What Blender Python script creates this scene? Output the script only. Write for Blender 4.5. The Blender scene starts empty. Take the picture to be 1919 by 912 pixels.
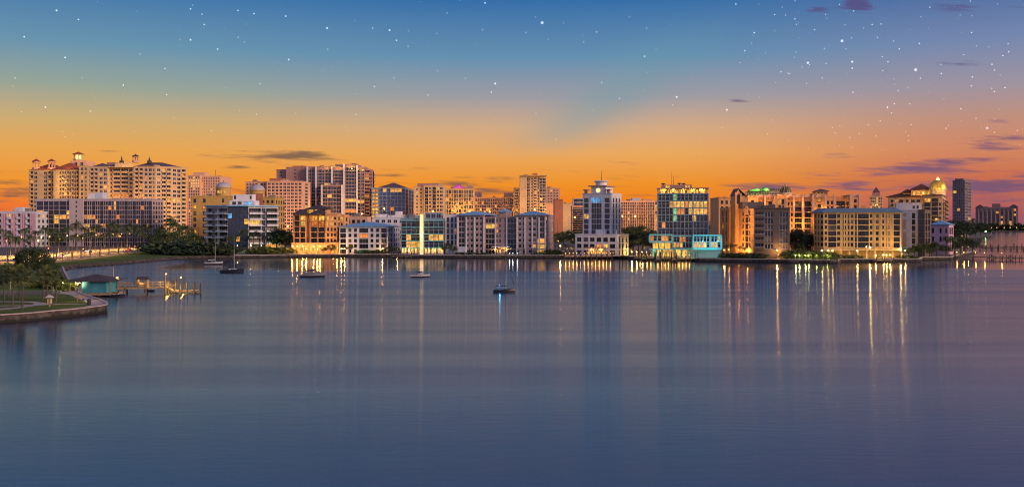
import bpy, math, random
from mathutils import Vector, Matrix
from mathutils.geometry import tessellate_polygon
R = math.radians
rnd = random.Random(7)
scene = bpy.context.scene
col = scene.collection
F, CX, HY, H = 1804.0, 959.5, 420.0, 15.0          # focal length in photo pixels, axis column, horizon row, eye height
GZ = 1.2                                            # level of the land above the bay

# ------------------------------------------------------------------ camera
cam = bpy.data.cameras.new('camera')
cam.sensor_width = 36.0
cam.lens = 36.0 * F / 1919.0
cam.shift_y = -36.0 / 1919.0
cam.clip_start = 0.5
cam.clip_end = 20000
camo = bpy.data.objects.new('camera', cam)
camo.location = (0, 0, H)
camo.rotation_euler = (R(90), 0, 0)
col.objects.link(camo)
scene.camera = camo
scene.view_settings.view_transform = 'Standard'
scene.view_settings.look = 'None'
scene.view_settings.exposure = 0.0
scene.view_settings.gamma = 1.0
scene.view_settings.use_curve_mapping = False
scene.cycles.use_denoising = True
scene.cycles.filter_width = 1.05
scene.cycles.max_bounces = 4
scene.cycles.diffuse_bounces = 2
scene.cycles.glossy_bounces = 2
scene.cycles.transmission_bounces = 2
scene.cycles.sample_clamp_indirect = 4.0
scene.cycles.sample_clamp_direct = 0.0
scene.cycles.caustics_reflective = False
scene.cycles.caustics_refractive = False

def s2l(r, g, b):
    f = lambda c: (c / 255 / 12.92) if c / 255 <= 0.04045 else ((c / 255 + 0.055) / 1.055) ** 2.4
    return (f(r), f(g), f(b), 1.0)

# ------------------------------------------------------------------ node helper
class NT:
    def __init__(s, tree):
        s.t = tree
    def n(s, typ, **kw):
        nd = s.t.nodes.new(typ)
        for k, v in kw.items():
            setattr(nd, k, v)
        return nd
    def put(s, sock, v):
        if isinstance(v, bpy.types.NodeSocket):
            s.t.links.new(v, sock)
        elif v is not None:
            sock.default_value = v
    def m(s, op, a, b=None, c=None, clamp=False):
        nd = s.n('ShaderNodeMath', operation=op, use_clamp=clamp)
        s.put(nd.inputs[0], a); s.put(nd.inputs[1], b); s.put(nd.inputs[2], c)
        return nd.outputs[0]
    def smooth(s, x, a, b, lo=0.0, hi=1.0):
        nd = s.n('ShaderNodeMapRange', interpolation_type='SMOOTHSTEP')
        s.put(nd.inputs[0], x); s.put(nd.inputs[1], a); s.put(nd.inputs[2], b); s.put(nd.inputs[3], lo); s.put(nd.inputs[4], hi)
        return nd.outputs[0]
    def mix(s, f, a, b, blend='MIX'):
        nd = s.n('ShaderNodeMix', data_type='RGBA', blend_type=blend)
        s.put(nd.inputs[0], f); s.put(nd.inputs[6], a); s.put(nd.inputs[7], b)
        return nd.outputs[2]
    def ramp(s, f, stops):
        nd = s.n('ShaderNodeValToRGB')
        e = nd.color_ramp.elements
        while len(e) < len(stops):
            e.new(0.5)
        for el, (p, c) in zip(e, stops):
            el.position = p; el.color = c
        s.put(nd.inputs[0], f)
        return nd.outputs[0]
    def comb(s, x, y, z):
        nd = s.n('ShaderNodeCombineXYZ')
        s.put(nd.inputs[0], x); s.put(nd.inputs[1], y); s.put(nd.inputs[2], z)
        return nd.outputs[0]
    def noise(s, vec, scale, detail=3.0, rough=0.5):
        nd = s.n('ShaderNodeTexNoise')
        s.put(nd.inputs['Vector'], vec); nd.inputs['Scale'].default_value = scale
        nd.inputs['Detail'].default_value = detail; nd.inputs['Roughness'].default_value = rough
        return nd.outputs[0]

# ------------------------------------------------------------------ world: dusk sky with cloud bars and stars
world = bpy.data.worlds.new('World')
scene.world = world
world.use_nodes = True
def build_sky():
    t = world.node_tree
    t.nodes.clear()
    N = NT(t)
    d = N.n('ShaderNodeTexCoord').outputs['Generated']
    sp = N.n('ShaderNodeSeparateXYZ'); t.links.new(d, sp.inputs[0])
    x, y, z = sp.outputs
    hor = N.m('SQRT', N.m('ADD', N.m('MULTIPLY', x, x), N.m('MULTIPLY', y, y)))
    hor = N.m('MAXIMUM', hor, 0.02)
    el = N.m('DIVIDE', z, hor)
    f = N.m('DIVIDE', el, 0.7, clamp=True)
    def st(lst):
        return [(max(0.0, (HY - py) / F / 0.7), s2l(*c)) for py, c in lst]
    far = (-843, (104, 106, 146)); farl = (-843, (88, 106, 150))
    left = N.ramp(f, st([(420, (222, 92, 62)), (385, (240, 122, 48)), (345, (240, 150, 50)), (290, (232, 166, 82)), (240, (204, 172, 116)), (180, (150, 164, 152)), (110, (106, 148, 174)), (0, (60, 116, 170)), (-200, (86, 120, 168)), farl]))
    mid = N.ramp(f, st([(420, (226, 100, 34)), (385, (240, 124, 26)), (345, (240, 146, 40)), (290, (234, 168, 92)), (240, (212, 170, 132)), (185, (160, 156, 162)), (110, (102, 144, 176)), (0, (54, 110, 168)), (-200, (104, 118, 164)), far]))
    right = N.ramp(f, st([(420, (150, 86, 104)), (385, (178, 98, 92)), (340, (204, 112, 78)), (290, (210, 136, 100)), (240, (192, 144, 126)), (185, (158, 148, 160)), (110, (118, 136, 174)), (0, (66, 102, 160)), (-200, (108, 110, 154)), far]))
    back = N.ramp(f, st([(420, (190, 160, 180)), (330, (206, 176, 198)), (200, (188, 184, 214)), (0, (164, 178, 216)), (-300, (124, 146, 194)), far]))
    yy = N.m('MAXIMUM', y, 0.05)
    u = N.m('MULTIPLY', N.m('DIVIDE', x, yy), F)       # tangent of the azimuth, in units of 1/F
    v = N.m('MULTIPLY', N.m('DIVIDE', z, yy), F)
    a = N.mix(N.smooth(u, -800, 100), left, mid)
    a = N.mix(N.smooth(u, 260, 880), a, right)
    front = N.smooth(N.m('DIVIDE', y, hor), -0.25, 0.8)
    # teal ray slanting up from the skyline
    r1 = N.m('ADD', N.m('MULTIPLY', u, 0.62), N.m('MULTIPLY', N.m('SUBTRACT', v, 190), -0.78))
    r1 = N.m('SUBTRACT', r1, 78)
    r1 = N.m('POWER', 2.718, N.m('MULTIPLY', N.m('MULTIPLY', r1, r1), -1 / 2600.0))
    r1 = N.m('MULTIPLY', r1, N.m('MULTIPLY', N.smooth(v, 110, 190), N.smooth(v, 420, 220)))
    a = N.mix(N.m('MULTIPLY', r1, 0.42), a, s2l(110, 156, 166))
    sky = N.mix(front, back, a)
    # clouds: long bars low in the sky
    wv = N.comb(N.m('MULTIPLY', u, 0.0075), N.m('MULTIPLY', N.m('ADD', v, N.m('MULTIPLY', u, 0.03)), 0.075), 3.0)
    nz = N.noise(wv, 1.0, 6.0, 0.62)
    wv2 = N.comb(N.m('MULTIPLY', u, 0.0022), N.m('MULTIPLY', v, 0.016), 9.0)
    nz2 = N.noise(wv2, 1.0, 4.0, 0.55)
    dens = N.m('ADD', N.m('MULTIPLY', N.m('SUBTRACT', nz, 0.5), 2.4), N.m('MULTIPLY', N.m('SUBTRACT', nz2, 0.5), 0.6))
    band = N.m('MULTIPLY', N.smooth(v, 200, 60), 0.1)
    acc = N.m('SUBTRACT', N.m('ADD', dens, band), N.smooth(v, 60, 190, 0.0, 0.34))
    bars = [(478, 293, 135, 15, .62), (560, 286, 60, 8, .5), (205, 283, 48, 4.5, .6), (18, 340, 34, 5, .5), (25, 366, 40, 11, .45), (445, 313, 22, 3.5, .6),
            (735, 327, 42, 5, .55), (650, 299, 55, 5, .4), (862, 331, 26, 4, .5), (915, 347, 85, 17, .36), (1385, 189, 28, 4, .9), (1885, 262, 95, 18, .85),
            (1740, 311, 90, 13, .7), (1890, 348, 140, 20, .65), (1605, 8, 30, 16, 1.45), (1535, 19, 34, 9, 1.0), (1790, 118, 62, 7, .85), (1800, 18, 120, 12, .75), (1570, 335, 75, 10, .3), (1560, 296, 75, 8, .28), (1080, 358, 24, 3, .35), (560, 400, 140, 14, .2), (1650, 322, 110, 7, .42), (1840, 300, 90, 8, .5), (1500, 352, 130, 8, .4), (1700, 350, 120, 9, .4), (1880, 225, 60, 8, .4), (1330, 330, 60, 5, .3), (60, 352, 70, 5, .35)]
    uv = N.comb(u, v, 0.0)
    for (px, py, rx, ry, am) in bars:
        vm = N.n('ShaderNodeVectorMath', operation='MULTIPLY_ADD'); t.links.new(uv, vm.inputs[0])
        vm.inputs[1].default_value = (1 / rx, 1 / ry, 0); vm.inputs[2].default_value = (-(px - CX) / rx, -(HY - py) / ry, 0)
        ln_ = N.n('ShaderNodeVectorMath', operation='LENGTH'); t.links.new(vm.outputs[0], ln_.inputs[0])
        acc = N.m('ADD', acc, N.smooth(ln_.outputs['Value'], 1.9, 0.0, 0.0, am))
    cl = N.m('MULTIPLY', N.smooth(acc, 0.20, 0.86), N.smooth(y, 0.05, 0.3))
    ccol = N.mix(N.smooth(u, 100, 700), s2l(112, 88, 78), s2l(112, 84, 118))
    ccol = N.mix(N.smooth(v, 150, 330), ccol, s2l(88, 78, 128))
    sky = N.mix(N.m('MULTIPLY', cl, 0.86), sky, ccol)
    # stars
    vo = N.n('ShaderNodeTexVoronoi', voronoi_dimensions='3D', feature='F1')
    t.links.new(d, vo.inputs['Vector']); vo.inputs['Scale'].default_value = 108.0
    spc = N.n('ShaderNodeSeparateColor'); t.links.new(vo.outputs['Color'], spc.inputs[0])
    dist = vo.outputs['Distance']
    rad = N.m('ADD', N.m('MULTIPLY', spc.outputs[0], 0.065), 0.032)
    s = N.smooth(N.m('DIVIDE', dist, rad), 1.15, 0.55)
    s = N.m('MULTIPLY', s, N.m('ADD', 0.25, N.m('MULTIPLY', spc.outputs[1], 0.75)))
    vo2 = N.n('ShaderNodeTexVoronoi', voronoi_dimensions='3D', feature='F1')
    t.links.new(d, vo2.inputs['Vector']); vo2.inputs['Scale'].default_value = 131.0
    s2 = N.m('MULTIPLY', N.smooth(vo2.outputs['Distance'], 0.11, 0.05), 0.8)
    s2 = N.m('MULTIPLY', s2, N.smooth(u, 380, 640))
    s = N.m('MAXIMUM', s, s2)
    big = [(1016, 43, 4.6), (1578, 77, 4.4), (1597, 116, 3.4), (1514, 118, 3.8), (1716, 131, 4.6), (1850, 240, 4.2), (1268, 182, 3.0), (1362, 206, 3.2), (928, 157, 3.2), (730, 57, 3.0), (613, 53, 3.0), (743, 76, 2.4), (357, 75, 2.8), (106, 20, 3.0), (122, 108, 2.6), (231, 160, 2.2), (85, 201, 2.4), (147, 37, 2.4), (541, 112, 2.6), (909, 6, 2.6), (1118, 60, 2.2), (1208, 106, 2.4), (1597, 128, 2.4), (357, 17, 2.4), (446, 20, 2.2), (476, 26, 2.4)]
    for (px, py, r) in big:
        dv_ = Vector(((px - CX) / F, 1.0, (HY - py) / F)); ln = dv_.length; dv_.normalize()
        vd = N.n('ShaderNodeVectorMath', operation='DISTANCE')
        t.links.new(d, vd.inputs[0]); vd.inputs[1].default_value = dv_
        rr = 0.68 * r / F / ln
        s = N.m('MAXIMUM', s, N.smooth(vd.outputs['Value'], rr * 1.15, rr * 0.35))
    s = N.m('MULTIPLY', s, N.smooth(v, 90, 250, 0.0, 1.0))
    s = N.m('MULTIPLY', s, N.m('SUBTRACT', 1.0, N.m('MULTIPLY', cl, 0.9)))
    star = N.mix(1.0, sky, N.mix(s, (0, 0, 0, 1), (0.6, 0.68, 0.76, 1)), 'ADD')
    bg = N.n('ShaderNodeBackground'); t.links.new(star, bg.inputs[0]); bg.inputs[1].default_value = 1.0
    out = N.n('ShaderNodeOutputWorld'); t.links.new(bg.outputs[0], out.inputs[0])
build_sky()
try:
    world.cycles.sampling_method = 'MANUAL'; world.cycles.sample_map_resolution = 512
except Exception:
    pass

# the one sun: the last broad glow low in the sky off to the right
sun = bpy.data.lights.new('sun', 'SUN')
sun.energy = 3.2
sun.angle = R(25)
sun.color = (1.0, 0.62, 0.42)
suno = bpy.data.objects.new('sun', sun)
col.objects.link(suno)
SUN_AZ, SUN_EL = R(60), R(15)                        # measured from straight behind the camera towards the right
sd = Vector((math.sin(SUN_AZ) * math.cos(SUN_EL), -math.cos(SUN_AZ) * math.cos(SUN_EL), math.sin(SUN_EL)))
suno.rotation_euler = (-sd).to_track_quat('-Z', 'Y').to_euler()

# ------------------------------------------------------------------ geometry helpers
def P(px, d): return Vector(((px - CX) / F * d, d))
def Z(py, d): return H + (HY - py) / F * d
def G(py, z=GZ): return (H - z) * F / (py - HY)

class MB:
    def __init__(s):
        s.v = []; s.f = []; s.m = []; s.sm = []
    def face(s, pts, mat=0, smooth=False):
        b = len(s.v)
        s.v.extend([tuple(p) for p in pts]); s.f.append(tuple(range(b, b + len(pts)))); s.m.append(mat); s.sm.append(smooth)
    def raw(s, vs, fs, mat=0, smooth=False):
        b = len(s.v)
        s.v.extend([tuple(p) for p in vs])
        for f in fs:
            s.f.append(tuple(i + b for i in f)); s.m.append(mat); s.sm.append(smooth)
    def box(s, x0, x1, y0, y1, z0, z1, mat=0):
        s.raw([(x0, y0, z0), (x1, y0, z0), (x1, y1, z0), (x0, y1, z0), (x0, y0, z1), (x1, y0, z1), (x1, y1, z1), (x0, y1, z1)],
              [(0, 3, 2, 1), (4, 5, 6, 7), (0, 1, 5, 4), (1, 2, 6, 5), (2, 3, 7, 6), (3, 0, 4, 7)], mat)
    def bar(s, a, b, w, h, z, mat=0):                # oriented bar along a-b (2D), z = bottom
        a = Vector(a[:2]); b = Vector(b[:2]); u = (b - a).normalized(); n = Vector((u.y, -u.x)) * (w / 2)
        s.prism([a + n, b + n, b - n, a - n], z, z + h, mat)
    def prism(s, poly, z0, z1, mat=0, bottom=True):
        n = len(poly)
        vs = [(p[0], p[1], z0) for p in poly] + [(p[0], p[1], z1) for p in poly]
        fs = [(i, (i + 1) % n, n + (i + 1) % n, n + i) for i in range(n)]
        fs.append(tuple(range(n, 2 * n)))
        if bottom: fs.append(tuple(reversed(range(n))))
        s.raw(vs, fs, mat)
    def tube(s, pts, rs, n=6, mat=0, smooth=True, cap=True):
        pts = [Vector(p) for p in pts]
        if not hasattr(rs, '__len__'): rs = [rs] * len(pts)
        vs = []
        for i, p in enumerate(pts):
            dr = (pts[min(i + 1, len(pts) - 1)] - pts[max(i - 1, 0)])
            dr = dr.normalized() if dr.length > 1e-9 else Vector((0, 0, 1))
            ax = Vector((1, 0, 0)) if abs(dr.x) < 0.8 else Vector((0, 1, 0))
            e1 = dr.cross(ax).normalized(); e2 = dr.cross(e1)
            for k in range(n):
                a = 2 * math.pi * k / n
                vs.append(p + (e1 * math.cos(a) + e2 * math.sin(a)) * rs[i])
        fs = []
        for i in range(len(pts) - 1):
            for k in range(n):
                k2 = (k + 1) % n
                fs.append((i * n + k, i * n + k2, (i + 1) * n + k2, (i + 1) * n + k))
        s.raw(vs, fs, mat, smooth)
        if cap:
            b = len(s.v) - len(vs)
            s.f.append(tuple(b + k for k in range(n))); s.m.append(mat); s.sm.append(False)
            s.f.append(tuple(b + (len(pts) - 1) * n + k for k in reversed(range(n)))); s.m.append(mat); s.sm.append(False)
    def lathe(s, c, prof, n=16, mat=0, smooth=True):  # prof: (radius, z)
        vs = []
        for (r, z) in prof:
            for k in range(n):
                a = 2 * math.pi * k / n
                vs.append((c[0] + r * math.cos(a), c[1] + r * math.sin(a), z))
        fs = []
        for i in range(len(prof) - 1):
            for k in range(n):
                k2 = (k + 1) % n
                fs.append((i * n + k, i * n + k2, (i + 1) * n + k2, (i + 1) * n + k))
        s.raw(vs, fs, mat, smooth)
    def sphere(s, c, r, n=10, m=6, mat=0, sz=1.0):
        s.lathe(c, [(max(1e-3, r * math.sin(math.pi * i / m)), c[2] - r * sz * math.cos(math.pi * i / m)) for i in range(m + 1)], n, mat)
    def mesh(s, name, mats, org=(0, 0, 0)):
        me = bpy.data.meshes.new(name)
        ox, oy, oz = org
        me.from_pydata([(a - ox, b - oy, c - oz) for a, b, c in s.v], [], s.f)
        for m in mats: me.materials.append(m)
        me.polygons.foreach_set('material_index', s.m)
        me.polygons.foreach_set('use_smooth', s.sm)
        me.update()
        return me
    def build(s, name, mats, parent=None, org=None):
        if not isinstance(mats, (list, tuple)): mats = [mats]
        if org is None: org = parent.location if parent is not None and parent.type == 'EMPTY' else (0, 0, 0)
        return link(name, s.mesh(name, mats, org), parent)

def link(name, data, parent=None, loc=(0, 0, 0), rz=0.0, sc=None):
    o = bpy.data.objects.new(name, data)
    col.objects.link(o)
    o.location = loc
    if rz: o.rotation_euler = (0, 0, rz)
    if sc: o.scale = sc
    if parent is not None: o.parent = parent
    return o
def tag(o, label=None, cat=None, group=None, kind=None):
    if label: o['label'] = label
    if cat: o['category'] = cat
    if group: o['group'] = group
    if kind: o['kind'] = kind
    return o
def thing(name, label, cat, loc, group=None):
    o = bpy.data.objects.new(name, None); col.objects.link(o)
    o.location = loc; o.empty_display_size = 0.5
    return tag(o, label, cat, group)
ORD = ['leftmost', 'second', 'third', 'fourth', 'fifth', 'sixth', 'seventh', 'eighth', 'ninth', 'tenth', 'eleventh', 'twelfth', 'thirteenth', 'fourteenth', 'fifteenth', 'sixteenth', 'seventeenth', 'eighteenth', 'nineteenth', 'twentieth', 'twenty-first', 'twenty-second', 'twenty-third', 'twenty-fourth', 'twenty-fifth', 'twenty-sixth', 'twenty-seventh', 'twenty-eighth']
def nth(i, n):
    if n == 1: return 'single'
    if i == 0: return 'leftmost'
    if i == n - 1: return 'rightmost'
    return ORD[i] + ' from left'

# ------------------------------------------------------------------ materials
MATS = {}
def mat(name, c, rough=0.8, var=0.1, scale=0.35, metal=0.0, spec=0.5, streak=True, emit=None, estr=0.0):
    m = bpy.data.materials.new(name); m.use_nodes = True
    N = NT(m.node_tree); b = m.node_tree.nodes['Principled BSDF']
    tc = N.n('ShaderNodeTexCoord').outputs['Object']
    n1 = N.noise(tc, scale, 5.0, 0.6)
    if streak:
        mp = N.n('ShaderNodeMapping'); mp.inputs['Scale'].default_value = (1.6, 1.6, 0.12)
        m.node_tree.links.new(tc, mp.inputs[0])
        n2 = N.noise(mp.outputs[0], 0.9, 3.0, 0.5)
        n1 = N.m('ADD', N.m('MULTIPLY', n1, 0.6), N.m('MULTIPLY', n2, 0.4))
    k = N.smooth(n1, 0.3, 0.7, 1.0 - var * 1.6, 1.0 + var)
    c4 = (c[0], c[1], c[2], 1.0)
    cc = N.mix(1.0, c4, N.comb(k, k, k), 'MULTIPLY')
    m.node_tree.links.new(cc, b.inputs['Base Color'])
    b.inputs['Roughness'].default_value = rough; b.inputs['Metallic'].default_value = metal
    b.inputs['Specular IOR Level'].default_value = spec
    if emit:
        b.inputs['Emission Color'].default_value = (*emit, 1); b.inputs['Emission Strength'].default_value = estr
    MATS[name] = m
    return m
def glass(name, c, rough=0.06, spec=0.6, var=0.5):
    m = bpy.data.materials.new(name); m.use_nodes = True
    N = NT(m.node_tree); b = m.node_tree.nodes['Principled BSDF']
    tc = N.n('ShaderNodeTexCoord').outputs['Object']
    oi = N.n('ShaderNodeObjectInfo')
    off = N.n('ShaderNodeVectorMath', operation='ADD'); m.node_tree.links.new(tc, off.inputs[0])
    m.node_tree.links.new(N.comb(N.m('MULTIPLY', oi.outputs['Random'], 60.0), 0.0, N.m('MULTIPLY', oi.outputs['Random'], 31.0)), off.inputs[1])
    n1 = N.noise(off.outputs[0], 0.45, 2.0, 0.5)
    k = N.smooth(n1, 0.35, 0.65, 1 - var, 1 + var)
    m.node_tree.links.new(N.mix(1.0, (*c, 1), N.comb(k, k, k), 'MULTIPLY'), b.inputs['Base Color'])
    b.inputs['Roughness'].default_value = rough
    b.inputs['Specular IOR Level'].default_value = spec
    MATS[name] = m
    return m
def lit(name, c, strength):
    m = bpy.data.materials.new(name); m.use_nodes = True
    N = NT(m.node_tree); b = m.node_tree.nodes['Principled BSDF']
    tc = N.n('ShaderNodeTexCoord').outputs['Object']
    oi = N.n('ShaderNodeObjectInfo')
    off = N.n('ShaderNodeVectorMath', operation='ADD'); m.node_tree.links.new(tc, off.inputs[0])
    m.node_tree.links.new(N.comb(N.m('MULTIPLY', oi.outputs['Random'], 60.0), 0.0, N.m('MULTIPLY', oi.outputs['Random'], 31.0)), off.inputs[1])
    mp = N.n('ShaderNodeMapping'); mp.inputs['Scale'].default_value = (1.0, 1.0, 0.6); m.node_tree.links.new(off.outputs[0], mp.inputs[0])
    n1 = N.noise(mp.outputs[0], 0.9, 3.0, 0.6)
    k = N.smooth(n1, 0.36, 0.62, 0.45, 1.25)
    k2 = N.m('MULTIPLY', k, N.m('ADD', 0.7, N.m('MULTIPLY', oi.outputs['Random'], 0.5)))
    b.inputs['Base Color'].default_value = (0.1, 0.08, 0.05, 1); b.inputs['Roughness'].default_value = 0.2
    b.inputs['Emission Color'].default_value = (*c, 1)
    m.node_tree.links.new(N.m('MULTIPLY', k2, strength), b.inputs['Emission Strength'])
    MATS[name] = m
    return m
def glow(name, c, strength):
    m = bpy.data.materials.new(name); m.use_nodes = True
    b = m.node_tree.nodes['Principled BSDF']
    b.inputs['Base Color'].default_value = (0.8, 0.8, 0.8, 1)
    b.inputs['Emission Color'].default_value = (*c, 1); b.inputs['Emission Strength'].default_value = strength
    MATS[name] = m
    return m

GL = [glass('glass_dark', (0.010, 0.013, 0.02)), glass('glass_slate', (0.016, 0.022, 0.034)), glass('glass_ink', (0.006, 0.008, 0.012)), glass('glass_green', (0.010, 0.024, 0.026))]
GL_CURT = glass('glass_curtained', (0.11, 0.10, 0.09), 0.35, 0.5)
GL_BLUE = glass('glass_blue', (0.02, 0.075, 0.30), 0.05, 0.8)
GL_NAVY = glass('glass_navy', (0.006, 0.014, 0.04), 0.05, 0.8)
GL_TEAL = glass('glass_teal', (0.008, 0.05, 0.06), 0.05, 0.8)
LIT_W = lit('window_light_warm', (1.0, 0.42, 0.055), 1.0)
LIT_O = lit('window_light_orange', (1.0, 0.27, 0.03), 0.9)
LIT_Y = lit('window_light_yellow', (1.0, 0.53, 0.075), 1.0)
LIT_C = lit('window_light_cyan', (0.12, 0.50, 1.0), 0.9)
LIT_G = lit('window_light_green', (0.3, 0.9, 0.4), 0.6)
LITS = [LIT_W, LIT_W, LIT_O, LIT_Y]
FR_W = mat('frame_white', (0.62, 0.62, 0.62), 0.5, 0.04)
FR_D = mat('frame_dark', (0.05, 0.05, 0.055), 0.4, 0.04)
FR_A = mat('frame_aluminium', (0.34, 0.40, 0.44), 0.35, 0.04)
RAIL = mat('railing_white', (0.60, 0.60, 0.62), 0.5, 0.05)
RAIL_D = mat('railing_dark', (0.06, 0.05, 0.05), 0.5, 0.05)
ROOF_B = mat('roof_blue_metal', (0.16, 0.36, 0.58), 0.35, 0.10, 0.6, spec=0.5)
ROOF_R = mat('roof_red_tile', (0.30, 0.075, 0.04), 0.8, 0.2, 1.2)
ROOF_D = mat('roof_dark_tile', (0.055, 0.045, 0.05), 0.7, 0.2, 1.0)
ROOF_P = mat('roof_purple_slate', (0.12, 0.075, 0.10), 0.7, 0.2, 1.0)
ROOF_G = mat('roof_deck_gravel', (0.20, 0.19, 0.18), 0.9, 0.2, 0.8)
METAL = mat('dark_metal', (0.05, 0.05, 0.055), 0.45, 0.1)
CONC = mat('pale_concrete', (0.50, 0.47, 0.46), 0.85, 0.12)

# ------------------------------------------------------------------ building kit
KIND = {'w': (.25, .86, .22), 'W': (.07, .92, .25), 's': (.32, .80, .18), 'B': (.05, .93, 1.5), 'G': (.04, .97, .14), 'b': (.05, .90, .35), 'l': (.02, .98, .5)}
WCACHE = {}
def window_mesh(w, h, kind, frame):
    key = (round(w, 1), round(h, 1), kind, frame.name)
    if key in WCACHE: return WCACHE[key]
    w = key[0]; h = key[1]
    mb = MB(); t = 0.09 if kind != 'G' else 0.12
    mb.face([(0, 0, 0), (w, 0, 0), (w, 0, h), (0, 0, h)], 0)
    n = max(1, int(round(w / (1.25 if kind != 'G' else 1.7))))
    for i in range(n + 1):
        c = min(max(w * i / n, t / 2), w - t / 2)
        mb.box(c - t / 2, c + t / 2, -0.08, -0.004, 0, h, 1)
    for zc in ([t / 2, h - t / 2] + ([h * 0.62] if (kind == 'G' and h > 2) else [])):
        mb.box(t / 2, w - t / 2, -0.07, -0.006, zc - t / 2, zc + t / 2, 1)
    if kind in 'ws':
        mb.box(-0.08, w + 0.08, -0.34, -0.01, -0.12, -0.012, 1)
    me = mb.mesh('window', [GL[0], frame])
    WCACHE[key] = me
    return me
def balcony_mesh(w, out, style, slab, rail):
    key = ('balc', round(w, 1), out, style, slab.name, rail.name)
    if key in WCACHE: return WCACHE[key]
    mb = MB(); w = key[1]
    mb.box(-0.12, w + 0.12, -out, 0.0, -0.24, -0.02, 0)
    if style == 'bars':
        for zz in (0.12, 1.0): mb.box(-0.08, w + 0.08, -out + 0.03, -out + 0.09, zz, zz + 0.07, 1)
        n = max(3, int(w / 0.55))
        for i in range(n + 1):
            c = w * i / n
            mb.box(c - 0.025, c + 0.025, -out + 0.035, -out + 0.085, 0.0, 1.0, 1)
    elif style == 'low':
        mb.box(-0.12, w + 0.12, -out - .02, -out + 0.14, -0.34, 0.36, 0)
        for zz in (.62, .95): mb.box(-0.1, w + 0.1, -out + 0.02, -out + 0.09, zz, zz + 0.08, 1)
    elif style == 'solid':
        mb.box(-0.1, w + 0.1, -out, -out + 0.12, -0.016, 0.95, 0)
        mb.box(-0.14, w + 0.14, -out - 0.03, -out + 0.16, 0.954, 1.04, 1)
    else:
        mb.box(-0.08, w + 0.08, -out + 0.03, -out + 0.07, 0.02, 0.92, 2)
        mb.box(-0.09, w + 0.09, -out + 0.01, -out + 0.09, 0.93, 1.02, 1)
    for xx in (-0.08, w + 0.02):
        mb.box(xx, xx + 0.06, -out + 0.13, -0.02, 0.93, 1.0, 1)
    me = mb.mesh('balcony', [slab, rail, GL[3]])
    WCACHE[key] = me
    return me
SPLIT = {'pilaster', 'fin', 'bay_pier', 'colonnade_post', 'parapet_scallop', 'dome_rib', 'finial', 'floor_band', 'carport', 'arched_niche', 'rooftop_antenna', 'facade_frame', 'podium_frame'}
def islands(mb):
    n = len(mb.v); par = list(range(n))
    def root(i):
        while par[i] != i: par[i] = par[par[i]]; i = par[i]
        return i
    for f in mb.f:
        a = root(f[0])
        for k in f[1:]: par[root(k)] = a
    out = {}
    for f, m, sm in zip(mb.f, mb.m, mb.sm):
        x = out.setdefault(root(f[0]), MB()); x.face([mb.v[i] for i in f], m, sm)
    return list(out.values())
def parse(colspec):
    out = []
    for tok in colspec.split():
        out.append((tok[-1], float(tok[:-1] or 1)))
    return out
ROOTS = []
rp = random.Random(17)
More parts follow.
